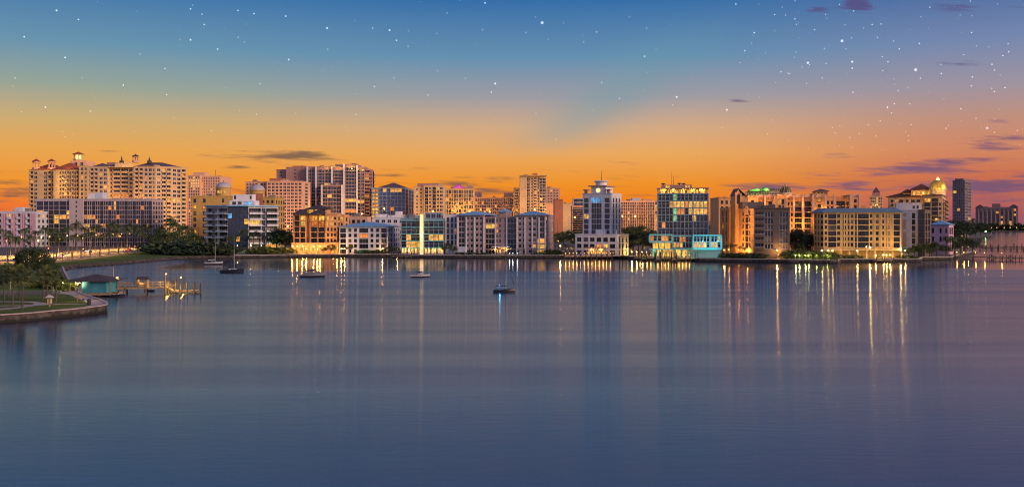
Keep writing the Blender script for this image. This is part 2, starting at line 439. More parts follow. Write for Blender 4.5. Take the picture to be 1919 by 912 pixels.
class Bld:
    def __init__(s, name, label, px, d, wall, z0=GZ, cat='building', frame=None, group=None):
        p = P(px, d)
        s.root = thing(name, label, cat, (p.x, p.y, z0), group); ROOTS.append((px, d, s.root))
        s.w = MB(); s.wm = wall; s.d = d; s.frame = frame or FR_W; s.joined = {}; s.count = 0; s.z0 = z0
        s.glass = None; s.rail = ('bars', RAIL); s.slab = None; s.trim = None; s.bout = 0.9
    def hole_obj(s, org, u, w, h, kind, m):
        rz = math.atan2(u.y, u.x)
        pw, ph = w * F / s.d, h * F / s.d
        l = s.root.location
        if pw >= 5 and ph >= 4 and s.count < 298 and kind != 'l':
            me = window_mesh(w, h, kind, s.frame)
            o = link('window', me, s.root, (org.x - l.x, org.y - l.y, org.z - l.z), rz)
            o.material_slots[0].link = 'OBJECT'; o.material_slots[0].material = m
            s.count += 1
        else:
            mb = s.joined.setdefault(m.name, (MB(), m))[0]
            U = Vector((u.x, u.y, 0)) * w; Vv = Vector((0, 0, h))
            mb.face([org, org + U, org + U + Vv, org + Vv])
            n = Vector((u.y, -u.x, 0)) * 0.06
            c = org + U * 0.5 + n
            U2 = Vector((u.x, u.y, 0)) * 0.06
            mb.face([c - U2, c + U2, c + U2 + Vv, c - U2 + Vv], 1)
    def pick(s, lits, i, j, kind, plit):
        if lits and (i, j) in lits: return lits[(i, j)]
        if rnd.random() < plit * 1.4: return rnd.choice(LITS)
        if s.glass is not None and kind in 'GWb': return s.glass if not isinstance(s.glass, list) else rnd.choice(s.glass)
        r = rnd.random()
        if r < 0.16 and kind != 'G': return GL_CURT
        return rnd.choice(GL)
    def face(s, A, C, z0, z1, nf, cols, g=0.0, p=0.0, lits=None, plit=0.04, kinds=None):
        A = Vector(A); C = Vector(C); L = (C - A).length; u = (C - A) / L; n = Vector((u.y, -u.x))
        cs = parse(cols); tot = sum(c[1] for c in cs); k = L / tot
        def pt(a, z, dep=0.0):
            q = A + u * a - n * dep
            return Vector((q.x, q.y, z))
        fb, ft = z0 + g, z1 - p
        fh = (ft - fb) / nf
        a = 0.0; j = 0
        for kd, wd in cs:
            b = a + wd * k
            if kd == '.':
                s.w.face([pt(a, z0), pt(b, z0), pt(b, z1), pt(a, z1)])
            else:
                si, he, dep = KIND[kd]
                zl = z0
                for i in range(nf):
                    v0 = fb + (i + si) * fh; v1 = fb + (i + he) * fh
                    s.w.face([pt(a, zl), pt(b, zl), pt(b, v0), pt(a, v0)])
                    for q in ([pt(a, v0), pt(b, v0), pt(b, v0, dep), pt(a, v0, dep)], [pt(a, v1, dep), pt(b, v1, dep), pt(b, v1), pt(a, v1)],
                              [pt(a, v0), pt(a, v0, dep), pt(a, v1, dep), pt(a, v1)], [pt(b, v0, dep), pt(b, v0), pt(b, v1), pt(b, v1, dep)]):
                        s.w.face(q)
                    m = s.pick(lits, i, j, kd, plit)
                    s.hole_obj(pt(a, v0, dep), u, b - a, v1 - v0, kd, m)
                    if kd == 'B':
                        me = balcony_mesh(b - a, s.bout, s.rail[0], s.slab or s.wm, s.rail[1])
                        l = s.root.location; o = pt(a, v0)
                        link('balcony', me, s.root, (o.x - l.x, o.y - l.y, o.z - l.z), math.atan2(u.y, u.x))
                    zl = v1
                s.w.face([pt(a, zl), pt(b, zl), pt(b, z1), pt(a, z1)])
                j += 1
            a = b
    def plain(s, A, C, z0, z1):
        s.w.face([(A[0], A[1], z0), (C[0], C[1], z0), (C[0], C[1], z1), (A[0], A[1], z1)])
    def deck(s, q, z, name='roof_deck', m=None):
        mb = MB(); mb.face([(a[0], a[1], z) for a in q]); mb.build(name, m or ROOF_G, s.root)
    def coping(s, q, z, h=0.4, w=0.5, m=None, name='cornice', closed=True):
        mb = MB(); n = len(q)
        c = Vector((sum(a[0] for a in q) / n, sum(a[1] for a in q) / n))
        o1 = [Vector(a) + (Vector(a) - c).normalized() * w * 0.7 for a in q]
        mb.prism(o1, z, z + h)
        mb.build(name, m or s.trim or s.wm, s.root)
    def boxq(s, q, zt, nf, fc, rc='1.', lc='1.', z0=None, g=0.0, p=0.8, plit=0.04, lits=None, rl=None, ll=None, cop=0.4, roof=True):
        z0 = s.z0 if z0 is None else z0
        s.face(q[0], q[1], z0, zt, nf, fc, g, p, lits, plit)
        s.face(q[1], q[2], z0, zt, nf, rc, g, p, rl, plit)
        s.face(q[3], q[0], z0, zt, nf, lc, g, p, ll, plit)
        s.plain(q[2], q[3], z0, zt)
        if roof:
            if cop:
                s.coping(q, zt + 0.005, cop, 0.45); s.plantroom(q, zt + 0.01 + cop)
            else: s.deck(q, zt)
    def plantroom(s, q, z):
        w = (Vector(q[1]) - Vector(q[0])).length; dp = (Vector(q[2]) - Vector(q[1])).length
        if w < 9 or dp < 8: return
        for k in range(2 + int(w / 16)):
            a0 = rp.uniform(.08, .8); a1 = a0 + rp.uniform(1.6, 3.6) / w; b0 = rp.uniform(.2, .55)
            mb = MB(); mb.prism(inset(q, a0, min(.96, a1), b0, b0 + min(.3, 3.0 / dp)), z, z + rp.uniform(.9, 2.0)); mb.build('rooftop_unit', rp.choice([ROOF_G, CONC, s.wm]), s.root)
    def hip(s, q, z, h, over=0.8, m=None, name='roof', ridge=0.5, fascia=0.25):
        c = sum((Vector(a) for a in q), Vector((0, 0))) / 4
        e = [Vector(a) + ((Vector(a) - c).normalized() * over * 1.35) for a in q]
        w = (e[1] - e[0]).length; dp = (e[2] - e[1]).length
        if w >= dp:
            m1 = (e[3] + e[0]) / 2; m2 = (e[1] + e[2]) / 2; k = min(0.5, dp * ridge / w)
            r1 = m1.lerp(m2, k); r2 = m2.lerp(m1, k)
            tris = [([0, 1], [5, 4]), ([1, 2], [5]), ([2, 3], [4, 5]), ([3, 0], [4])]
        else:
            m1 = (e[0] + e[1]) / 2; m2 = (e[2] + e[3]) / 2; k = min(0.5, w * ridge / dp)
            r1 = m1.lerp(m2, k); r2 = m2.lerp(m1, k)
            tris = [([0, 1], [4]), ([1, 2], [5, 4]), ([2, 3], [5]), ([3, 0], [4, 5])]
        mb = MB()
        vs = [(a.x, a.y, z + fascia) for a in e] + [(r1.x, r1.y, z + h), (r2.x, r2.y, z + h)]
        mb.raw(vs, [tuple(a + b) for a, b in tris])
        mb.prism(e, z, z + fascia)
        # standing seams / tile courses as low ribs along the slope
        mb.build(name, m or ROOF_B, s.root)
        return r1, r2
    def part(s, name, mb, m):
        if name in SPLIT: return [x.build(name, m, s.root) for x in islands(mb)]
        return mb.build(name, m, s.root)
    def done(s):
        s.w.build('wall', s.wm, s.root)
        for nm, (mb, m) in s.joined.items():
            o = mb.build('window_panes', [m, s.frame], s.root); o['kind'] = 'stuff'
        return s.root
def q4(pa, pb, d, yaw=0.0, D=20.0, pc=None):
    th = R(yaw); u = Vector((math.cos(th), math.sin(th))); v = Vector((-math.sin(th), math.cos(th)))
    p0 = P(pa, d)
    def hit(p, w, px):
        k = (px - CX) / F
        return (k * p.y - p.x) / (w.x - k * w.y)
    p1 = p0 + u * hit(p0, u, pb)
    if pc is not None:
        D = hit(p1, v, pc)
    return [p0, p1, p1 + v * D, p0 + v * D]
def inset(q, a0, a1, b0=0.0, b1=1.0):                 # sub-rectangle of a quad: a along the front, b along the depth
    f = lambda a, b: (Vector(q[0]).lerp(Vector(q[1]), a)).lerp(Vector(q[3]).lerp(Vector(q[2]), a), b)
    return [f(a0, b0), f(a1, b0), f(a1, b1), f(a0, b1)]
# ------------------------------------------------------------------ setting: water, land, road, lawns
def water_material():
    m = bpy.data.materials.new('bay_water'); m.use_nodes = True
    N = NT(m.node_tree); b = m.node_tree.nodes['Principled BSDF']
    g = N.n('ShaderNodeNewGeometry').outputs['Position']
    sp = N.n('ShaderNodeSeparateXYZ'); m.node_tree.links.new(g, sp.inputs[0])
    X, Y = sp.outputs[0], sp.outputs[1]
    warp = N.noise(N.comb(N.m('MULTIPLY', X, 0.012), N.m('MULTIPLY', Y, 0.03), 0.0), 1.0, 3.0, 0.5)
    yw = N.m('ADD', Y, N.m('MULTIPLY', N.m('SUBTRACT', warp, 0.5), 70.0))
    yw = N.m('SUBTRACT', yw, N.m('MULTIPLY', N.m('ABSOLUTE', N.m('SUBTRACT', X, 40.0)), 0.05))
    yw = N.m('SUBTRACT', yw, N.smooth(X, -112, -140, 0.0, 90.0))
    calm = N.smooth(yw, 296, 336)                       # sheltered water under the sea wall
    # wind lanes: long lighter and darker slicks
    mp = N.n('ShaderNodeMapping'); mp.inputs['Rotation'].default_value = (0, 0, R(10)); mp.inputs['Scale'].default_value = (0.005, 0.085, 1)
    m.node_tree.links.new(g, mp.inputs[0])
    lanes = N.noise(mp.outputs[0], 1.0, 4.0, 0.6)
    rough = N.m('ADD', N.smooth(Y, 60, 260, 0.125, 0.155), N.m('MULTIPLY', N.m('SUBTRACT', lanes, 0.5), 0.11))
    r = N.n('ShaderNodeMix', data_type='FLOAT')
    N.put(r.inputs[0], calm); N.put(r.inputs[2], rough); N.put(r.inputs[3], 0.11)
    m.node_tree.links.new(r.outputs[0], b.inputs['Roughness'])
    b.inputs['Base Color'].default_value = (0.013, 0.026, 0.060, 1)
    m.node_tree.links.new(N.smooth(calm, 0.0, 1.0, 1.0, 0.55), b.inputs['Anisotropic'])
    tg = N.comb(0.0, 1.0, 0.0); m.node_tree.links.new(tg, b.inputs['Tangent'])
    b.inputs['IOR'].default_value = 1.85
    b.inputs['Specular IOR Level'].default_value = 0.65
    mp2 = N.n('ShaderNodeMapping'); mp2.inputs['Rotation'].default_value = (0, 0, R(-28)); mp2.inputs['Scale'].default_value = (0.32, 1.25, 1)
    m.node_tree.links.new(g, mp2.inputs[0])
    w1 = N.noise(mp2.outputs[0], 1.0, 4.0, 0.62)
    mp3 = N.n('ShaderNodeMapping'); mp3.inputs['Rotation'].default_value = (0, 0, R(12)); mp3.inputs['Scale'].default_value = (0.06, 0.30, 1)
    m.node_tree.links.new(g, mp3.inputs[0])
    w2 = N.noise(mp3.outputs[0], 1.0, 3.0, 0.55)
    hgt = N.m('ADD', N.m('MULTIPLY', w1, 0.16), N.m('MULTIPLY', w2, 0.08))
    bp = N.n('ShaderNodeBump'); m.node_tree.links.new(hgt, bp.inputs['Height'])
    m.node_tree.links.new(N.smooth(Y, 330, 40, 0.015, 0.12), bp.inputs['Strength'])
    bp.inputs['Distance'].default_value = 0.65
    m.node_tree.links.new(bp.outputs[0], b.inputs['Normal'])
    return m
wb = MB(); wb.face([(-9000, -400, 0), (9000, -400, 0), (9000, 14000, 0), (-9000, 14000, 0)])
tag(wb.build('water', water_material()), kind='structure')

def flat(name, pts, z, m, kind='structure'):
    mb = MB(); v3 = [Vector((p[0], p[1], 0)) for p in pts]
    tri = tessellate_polygon([v3])
    mb.raw([(p[0], p[1], z) for p in pts], [t if (v3[t[1]] - v3[t[0]]).cross(v3[t[2]] - v3[t[0]]).z > 0 else (t[0], t[2], t[1]) for t in tri])
    return tag(mb.build(name, m), kind=kind)
def grass_mat(name, c1, c2):
    m = bpy.data.materials.new(name); m.use_nodes = True
    N = NT(m.node_tree); b = m.node_tree.nodes['Principled BSDF']
    g = N.n('ShaderNodeNewGeometry').outputs['Position']
    a = N.noise(g, 0.09, 4.0, 0.6); c = N.noise(g, 2.2, 3.0, 0.7)
    k = N.m('ADD', N.m('MULTIPLY', a, 0.55), N.m('MULTIPLY', c, 0.45))
    m.node_tree.links.new(N.ramp(N.smooth(k, 0.34, 0.66), [(0, (*c1, 1)), (1, (*c2, 1))]), b.inputs['Base Color'])
    b.inputs['Roughness'].default_value = 0.95; b.inputs['Specular IOR Level'].default_value = 0.1
    bp = N.n('ShaderNodeBump'); m.node_tree.links.new(c, bp.inputs['Height']); bp.inputs['Strength'].default_value = 0.6; bp.inputs['Distance'].default_value = 0.2
    m.node_tree.links.new(bp.outputs[0], b.inputs['Normal'])
    return m
GRASS = grass_mat('lawn_grass', (0.034, 0.070, 0.014), (0.13, 0.175, 0.040))
CITYG = mat('city_ground', (0.11, 0.10, 0.085), 0.9, 0.3, 0.05, streak=False)
ASPH = mat('asphalt', (0.10, 0.095, 0.09), 0.8, 0.15, 0.4, streak=False)
WALK = mat('walkway_concrete', (0.40, 0.34, 0.33), 0.85, 0.12, 0.5, streak=False)
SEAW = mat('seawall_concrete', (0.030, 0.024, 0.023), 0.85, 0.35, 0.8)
PAINT_W = mat('road_paint', (0.75, 0.74, 0.70), 0.7, 0.15, 1.5, streak=False)
def stain(m):
    N = NT(m.node_tree); b = m.node_tree.nodes['Principled BSDF']; src = b.inputs['Base Color'].links[0].from_socket
    g = N.n('ShaderNodeNewGeometry').outputs['Position']; sp = N.n('ShaderNodeSeparateXYZ'); m.node_tree.links.new(g, sp.inputs[0])
    n = N.noise(g, 0.9, 4.0, .65); zz = N.m('ADD', sp.outputs[2], N.m('MULTIPLY', N.m('SUBTRACT', n, .5), .8))
    c = N.mix(N.smooth(zz, .62, .30), N.mix(N.smooth(n, .4, .62), src, (.085, .075, .068, 1)), (.008, .010, .007, 1))
    m.node_tree.links.new(c, b.inputs['Base Color'])
stain(SEAW)
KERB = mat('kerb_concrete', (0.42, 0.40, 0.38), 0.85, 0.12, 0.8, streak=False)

shore_park = [(-700, 128), (-300, 138), (0, 146), (60, 149.5), (98, 153), (130, 155.4), (153, 157.6), (172, 160), (186, 162), (196, 163.6), (201, 166), (201, 169), (197, 172), (191, 175), (181, 179), (171, 183), (160, 188), (153, 191.5), (141, 206), (130, 240), (121, 285), (118, 312)]
shore_bank = [(118, 312), (124, 320), (131, 326), (170, 340), (219, 356), (250, 371), (285, 387), (318, 402), (351, 416), (395, 421), (440, 425)]
shore_city = [(440, 425), (540, 436), (640, 440), (748, 440), (751, 431), (900, 425), (1056, 424), (1157, 424), (1180, 414), (1225, 404), (1290, 398), (1312, 386), (1400, 380), (1480, 374), (1570, 371), (1576, 380), (1650, 381), (1725, 382), (1729, 402), (1783, 405), (1793, 432), (1830, 500)]
shore_far = [(1830, 500), (1824, 700), (1812, 960), (1832, 1040), (1862, 1180), (1842, 1330), (1833, 1900), (1900, 1960), (2100, 2040), (2700, 2100)]
ring = [P(*a) for a in shore_park + shore_bank[1:] + shore_city[1:] + shore_far[1:]] + [Vector((3800, 13000)), Vector((-8500, 13000)), Vector((-900, 1200)), Vector((-520, 100))]
flat('ground', ring, GZ, CITYG)
def wall_along(name, pts, zb, zt, m, cap=None, capw=0.7, caph=0.22):
    mb = MB()
    for i in range(len(pts) - 1):
        a, b = pts[i], pts[i + 1]
        mb.face([(a.x, a.y, zb), (b.x, b.y, zb), (b.x, b.y, zt), (a.x, a.y, zt)])
    o = tag(mb.build(name, m), kind='structure')
    if cap:
        c = MB()
        for i in range(len(pts) - 1):
            a, b = pts[i], pts[i + 1]
            u = (b - a).normalized(); n = Vector((u.y, -u.x))
            c.prism([a + n * 0.16, b + n * 0.16, b - n * (capw - .16), a - n * (capw - .16)], zt + 0.006, zt + caph)
        c.build('coping', cap, o)
    return o
PPK = [P(*a) for a in shore_park]; PBK = [P(*a) for a in shore_bank]; PCT = [P(*a) for a in shore_city]; PFR = [P(*a) for a in shore_far]
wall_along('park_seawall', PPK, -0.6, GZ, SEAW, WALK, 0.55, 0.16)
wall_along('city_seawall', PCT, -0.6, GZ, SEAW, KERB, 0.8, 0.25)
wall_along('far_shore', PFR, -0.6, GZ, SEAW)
# sloping rock bank on the left
mb = MB()
for i in range(len(PBK) - 1):
    a, b = PBK[i], PBK[i + 1]
    u = (b - a).normalized(); n = Vector((u.y, -u.x))
    mb.face([(a.x + n.x * 1.5, a.y + n.y * 1.5, -0.4), (b.x + n.x * 1.5, b.y + n.y * 1.5, -0.4), (b.x, b.y, GZ - 0.01), (a.x, a.y, GZ - 0.01)])
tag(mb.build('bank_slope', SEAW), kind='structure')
rk = MB(); rr = random.Random(3)
def rock(mb, c, r):
    n = 6; vs = []; fs = []
    for j, zz in enumerate((-0.6, 0.25, 0.8)):
        for k in range(n):
            a = 2 * math.pi * k / n + j * 0.5
            rad = r * (1.0, 1.0, 0.45)[j] * rr.uniform(0.75, 1.15)
            vs.append((c[0] + rad * math.cos(a), c[1] + rad * math.sin(a), c[2] + zz * r * 0.8))
    for j in range(2):
        for k in range(n):
            fs.append((j * n + k, j * n + (k + 1) % n, (j + 1) * n + (k + 1) % n, (j + 1) * n + k))
    fs.append(tuple(2 * n + k for k in range(n)))
    mb.raw(vs, fs)
for i in range(len(PBK) - 1):
    a, b = PBK[i], PBK[i + 1]; L = (b - a).length; u = (b - a) / L; n = Vector((u.y, -u.x))
    for k in range(int(L * 3.2)):
        p = a + u * rr.uniform(0, L) + n * rr.uniform(-0.4, 1.6)
        off = (p - a).dot(n)
        rock(rk, (p.x, p.y, GZ - 0.25 - max(0, off) * 0.75), rr.uniform(0.22, 0.52))
tag(rk.build('riprap_rocks', mat('riprap_stone', (0.06, 0.054, 0.05), 0.9, 0.5, 0.7, streak=False)), 'grey rocks piled along the curved grassy bank', 'rocks', kind='stuff')

# park lawn, walkway and paths on the point
def pp(px, py, z=GZ): return P(px, G(py, z))
walk = [P(*a) for a in shore_park[1:19]] + [pp(136, 552), pp(129, 551.5), pp(146, 559), pp(161, 566), pp(169, 569.5), pp(171, 571.2), pp(160, 573.8), pp(135, 577), pp(98, 580.5), pp(50, 585), pp(0, 588), P(-300, 142)]
flat('seawall_walkway', walk, GZ + 0.008, WALK)
flat('park_lawn', [P(-300, 142.5), pp(0, 587.7), pp(50, 584.7), pp(98, 580.2), pp(135, 576.7), pp(160, 573.5), pp(170.5, 571), pp(168, 569.6), pp(146, 559.3), pp(129, 552), pp(100, 552), pp(60, 552.5), pp(0, 553), P(-300, 190)], GZ + 0.004, GRASS)
flat('park_path', [P(-200, 150), pp(0, 580.6), pp(30, 578), pp(60, 573.5), pp(90, 571), pp(150, 569.8), pp(163, 569), pp(163, 568.4), pp(150, 568.8), pp(92, 569.3), pp(80, 566.5), pp(60, 564.5), pp(0, 564), P(-200, 168), P(-200, 166.5), pp(0, 565.6), pp(52, 566), pp(64, 568), pp(62, 570), pp(40, 571.5), pp(0, 572), P(-200, 157), P(-200, 156), pp(0, 573.4), pp(44, 573), pp(34, 575), pp(0, 577.8), P(-200, 152)], GZ + 0.012, WALK)
flat('hut_path', [pp(128, 551.6), pp(154, 551), P(153, 193), P(143, 205), P(118, 205), pp(112, 549)], GZ + 0.012, WALK)
# park garden band behind and the bank lawn
bank_lawn = [P(a, d + 1.2) for a, d in shore_bank] + [P(430, 440), P(380, 452), P(330, 470), pp(285, 469), pp(205, 480), pp(110, 491.5), pp(0, 495), P(-200, 330), P(-200, 300), P(60, 280), P(110, 300)]
flat('bank_lawn', bank_lawn, GZ + 0.005, GRASS)
flat('garden_lawn', [P(-300, 195), P(60, 200), P(112, 204), P(128, 208), P(124, 240), P(112, 290), P(60, 276), P(-300, 290)], GZ + 0.005, GRASS)
# bay-front road with kerbs, lane paint and footpath
rf = [(-300, 320), (-120, 348), (0, 415), (70, 437), (130, 470), (200, 512), (285, 572), (360, 640)]
rn = [(-300, 262), (-120, 292), (0, 349), (60, 360), (110, 374), (150, 396), (200, 437), (285, 530), (360, 600)]
RF = [P(*a) for a in rf]; RN = [P(*a) for a in rn]
flat('road', RN + RF[::-1], GZ + 0.009, ASPH)
flat('footpath', [p + Vector((0.5, -0.8)) for p in RN] + [p + Vector((1.8, -5.0)) for p in RN[::-1]], GZ + 0.12, WALK)
kb = MB()
for pts, s_ in ((RN, -1), (RF, 1)):
    for i in range(len(pts) - 1): kb.bar(pts[i], pts[i + 1], 0.3, 0.14, GZ)
tag(kb.build('kerb', KERB), kind='structure')
def road_pt(t, s):                                   # t along, s across (0 near, 1 far)
    def along(pts, t):
        L = [0.0]
        for i in range(len(pts) - 1): L.append(L[-1] + (pts[i + 1] - pts[i]).length)
        x = t * L[-1]
        for i in range(len(pts) - 1):
            if x <= L[i + 1] + 1e-6: return pts[i].lerp(pts[i + 1], (x - L[i]) / (L[i + 1] - L[i]))
        return pts[-1]
    return along(RN, t).lerp(along(RF, t), s)
lm = MB()
for s_ in (0.25, 0.5, 0.75):
    for k in range(60):
        if s_ != 0.5 and k % 2: continue
        a, b = road_pt(k / 60, s_), road_pt((k + 0.9) / 60, s_)
        u = (b - a).normalized(); n = Vector((u.y, -u.x)) * 0.08
        lm.face([(*(a + n), GZ + .014), (*(b + n), GZ + .014), (*(b - n), GZ + .014), (*(a - n), GZ + .014)])
tag(lm.build('lane_markings', PAINT_W), kind='structure')
# lawns in front of the condominiums along the sea wall
flat('waterfront_lawn', [P(858, 427.5), P(1050, 426), P(1050, 433), P(858, 434)], GZ + 0.005, GRASS)
flat('shore_lawn', [P(1484, 376), P(1568, 373), P(1577, 383), P(1722, 384.5), P(1727, 402), P(1727, 410), P(1590, 394), P(1484, 388)], GZ + 0.005, GRASS)
flat('promenade', [P(540, 438), P(748, 442), P(748, 447), P(540, 445)], GZ + 0.006, WALK)
flat('quay', [P(1312, 387.5), P(1400, 381.5), P(1480, 375.5), P(1480, 384), P(1400, 392), P(1312, 396)], GZ + 0.007, WALK)
# ------------------------------------------------------------------ buildings
LILACB = mat('plaster_blue_white', (0.54, 0.60, 0.70), .8); LILACW = mat('slab_pale_blue', (0.66, 0.72, 0.80), .7); PINK = mat('plaster_pink', (0.62, 0.40, 0.47), 0.85); LILAC = mat('plaster_pale_blue', (0.50, 0.56, 0.66), 0.85)
CREAM = mat('plaster_cream', (0.62, 0.44, 0.21), 0.85); TAN = mat('plaster_tan', (0.62, 0.43, 0.20), 0.85)
PEACH = mat('plaster_peach', (0.70, 0.42, 0.28), 0.85); MUST = mat('plaster_mustard', (0.50, 0.33, 0.10), 0.85)
WHITE = mat('plaster_white', (0.72, 0.71, 0.72), 0.8); MAUVE = mat('plaster_mauve', (0.37, 0.27, 0.27), 0.85)
ORANGE = mat('plaster_orange', (0.64, 0.35, 0.15), 0.85); TAUPE = mat('plaster_taupe', (0.13, 0.105, 0.09), 0.85)
ROSE = mat('plaster_rose_grey', (0.40, 0.24, 0.21), 0.85); BRICK = mat('plaster_rust', (0.42, 0.17, 0.10), 0.85)
SAND = mat('plaster_sand', (0.60, 0.44, 0.25), 0.85); DUSK = mat('plaster_dusk', (0.22, 0.15, 0.16), 0.85)
TRIM = mat('trim_white', (0.70, 0.69, 0.70), 0.7, 0.06); CTEAL = mat('cladding_teal_and_light', (0.16, 0.50, 0.56), 0.4, 0.06)
STEEL = mat('cladding_blue_grey', (0.26, 0.36, 0.42), 0.4, 0.08)
GOLD = mat('dome_gold', (0.75, 0.50, 0.08), 0.35, 0.1, metal=0.5); DOMEG = mat('dome_grey', (0.42, 0.40, 0.44), 0.6, 0.1)
CONCF = mat('frame_concrete', (0.50, 0.42, 0.42), 0.8, 0.08)

def pent(b, q, z0, h, m, fc='1.', nf=1, name='penthouse', plit=0.0, lits=None):
    """a rooftop storey: one joined mesh of walls plus a flat lid"""
    s2 = b.w; b.w = MB(); b.boxq(q, z0 + h, nf, fc, '1.', '1.', z0=z0, p=0.3, plit=plit, lits=lits, roof=False)
    b.w.face([(a[0], a[1], z0 + h - 0.05) for a in q])
    b.w.build(name, m, b.root); b.w = s2
def cupola(b, c, z, r, h, m, rm, cm=None):
    """open lantern: posts, ring and a peaked cap"""
    mb = MB(); n = 6
    mb.lathe(c, [(r * 1.1, z), (r * 1.1, z + h * .22), (0.05, z + h * .22)], 8, 0, False)
    for k in range(n):
        a = 2 * math.pi * k / n
        mb.tube([(c[0] + r * .8 * math.cos(a), c[1] + r * .8 * math.sin(a), z + h * .22), (c[0] + r * .8 * math.cos(a), c[1] + r * .8 * math.sin(a), z + h * .68)], r * .14, 5)
    mb.lathe(c, [(0.05, z + h * .66), (r * 1.05, z + h * .66), (r * 1.05, z + h * .74), (0.05, z + h * .745)], 8, 0, False)
    b.part('lantern', mb, m)
    mb = MB(); mb.lathe(c, [(r * 1.25, z + h * .745), (r * .5, z + h * .9), (.08, z + h * 1.0), (.06, z + h * 1.12), (0.01, z + h * 1.13)], 8, 0, False)
    b.part('lantern_roof', mb, rm)
    if cm:
        mb = MB(); mb.lathe(c, [(r * .5, z + h * .24), (r * .5, z + h * .62), (0.02, z + h * .63)], 8); b.part('lantern_light', mb, cm)
def plight(parent, loc, power, c, r=0.4, aim=(0, 1, .35), cone=150):
    l = bpy.data.lights.new('lamp_light', 'SPOT' if aim else 'POINT'); l.energy = power; l.color = c; l.shadow_soft_size = r
    o = bpy.data.objects.new('lamp_light', l); col.objects.link(o)
    if parent is not None:
        o.parent = parent; lp = parent.location; o.location = (loc[0] - lp.x, loc[1] - lp.y, loc[2] - lp.z)
    else: o.location = loc
    if aim:
        l.spot_size = R(cone); l.spot_blend = 0.6; o.rotation_euler = Vector(aim).to_track_quat('-Z', 'Y').to_euler()
    return o
WARM = (1.0, 0.44, 0.09); YEL = (1.0, 0.58, 0.13)
GLOBE = glow('lamp_globe_warm', (1.0, 0.40, 0.05), 2.6)
GLOBE_Y = glow('lamp_globe_yellow', (1.0, 0.66, 0.08), 2.0)
GLOBE_W = glow('lamp_globe_white', (0.8, 0.9, 1.0), 8.0)

# pink and pale blue low block, far left
d = 585; b = Bld('apartment_building', 'low pale blue and pink apartment block at the far left edge', 30, d, LILAC); b.trim = TRIM
q = q4(-60, 67, d, 0, 30); b.rail = ('solid', RAIL)
b.boxq(q, Z(397, d), 6, '1. 2.4B 1. 1.2w .5. 1.2w ' * 7 + '.6.', '1. 1.2w ' * 5 + '1.', plit=0.03, lits={(3, 13): LIT_O})
pb = MB()
for k in range(7):                                    # pink bays stand proud of the blue wall
    a, c = q[0].lerp(q[1], (k * 7.3 + 4.3) / 51.7), q[0].lerp(q[1], (k * 7.3 + 4.5) / 51.7)
    for off in (0, 1.65, 3.25):
        p0 = q[0].lerp(q[1], min(1, (k * 7.3 + 3.65 + off) / 51.7)); pb.box(p0.x, p0.x + .95, p0.y - .25, p0.y - .004, GZ, Z(400, d))
b.part('bay_pier', pb, PINK)
pent(b, q4(28, 43, d + 8, 0, 8), Z(397, d), 3.0, LILAC); b.done()

# dark glass slab with pale concrete frame
d = 600; b = Bld('office_block', 'long dark glass block in a pale concrete grid behind the roadside palms', 176, d, CONCF, frame=FR_D); b.trim = CONCF
b.glass = [GL[0], GL[2], GL_NAVY, GL_NAVY]
zt = Z(374, d); q = q4(68, 285, d, -2, 18)
qa = inset(q, 0, .29); qb = inset(q, .29, .41); qc = inset(q, .41, 1)
b.face(qa[0], qa[1], GZ, zt, 10, '.2. 3.4G .3. 2.4G .2. 2.5G .2. 2.5G .3. 3.5G .2. 1.5G .2.', 0, .9, {(6, 3): LIT_Y, (6, 4): LIT_W, (6, 5): LIT_W, (7, 0): LIT_O, (5, 0): LIT_O}, 0.02)
b.face(qb[0] - Vector((0, .8)), qb[1] - Vector((0, .8)), GZ, zt + .6, 10, '3. .7s 3.', 0, .9, None, 0)
for e in (0, 1):
    a = qb[e]; c = a - Vector((0, .8)); (b.plain(a, c, GZ, zt + .6) if e == 0 else b.plain(c, a, GZ, zt + .6))
b.face(qc[0], qc[1], GZ, zt, 10, '.18. 2.4G .18. 1.3W .22. 1.3W .18. ' * 8 + '2.4G .18.', 0, .9, {(6, 0): LIT_O, (6, 1): LIT_Y, (6, 2): LIT_W, (6, 3): LIT_O, (4, 0): LIT_Y, (4, 1): LIT_W, (4, 6): LIT_W, (4, 7): LIT_O, (3, 0): LIT_O, (3, 2): LIT_Y, (3, 3): LIT_Y, (5, 19): LIT_O, (8, 21): LIT_O, (2, 12): LIT_W}, 0.02)
b.face(q[1], q[2], GZ, zt, 10, '1. 1.5w ' * 4 + '1.', 0, .9); b.plain(q[3], q[0], GZ, zt); b.plain(q[2], q[3], GZ, zt)
b.coping(q, zt + .005, .5, .5)
pent(b, q4(165, 178, d + 5, 0, 8), zt + .5, 3.6, WHITE); pent(b, q4(178.5, 192, d + 5, 0, 8), zt + .5, 4.0, LILAC)
b.done()

# hotel with red roofs and lantern cupolas
d = 770; b = Bld('hotel', 'tall cream hotel with red tiled roofs and three roof lanterns', 110, d, CREAM)
zt = Z(319, d); q = q4(54, 104, d, 0, 30)
b.rail = ('solid', RAIL); b.bout = .7
b.boxq(q, zt, 17, '.6. 1.6B .5. 1.6w .6. 2.2. .6. 1.6w .5. 1.6B .6. 1.2B .5.', '1.', plit=.03)
q2 = q4(100, 150, d - 3, 0, 32)
b.boxq(q2, zt, 17, '3.2. 1. ' + '1.2w .45. 1.2B .45. ' * 4 + '.6.', '1. 1w .6. 1w 1.', plit=.03)
q3 = q4(148, 166, d - 5, 0, 26); b.boxq(q3, Z(312, d), 18, '.9. .9w .7. .9w .9.', '1. 1w ' * 4 + '1.', plit=.05)
b.hip(inset(q, .1, 1), zt + .4, 5.2, .5, ROOF_R); b.hip(inset(q2, 0, .85), zt + .4, 6.0, .5, ROOF_R)
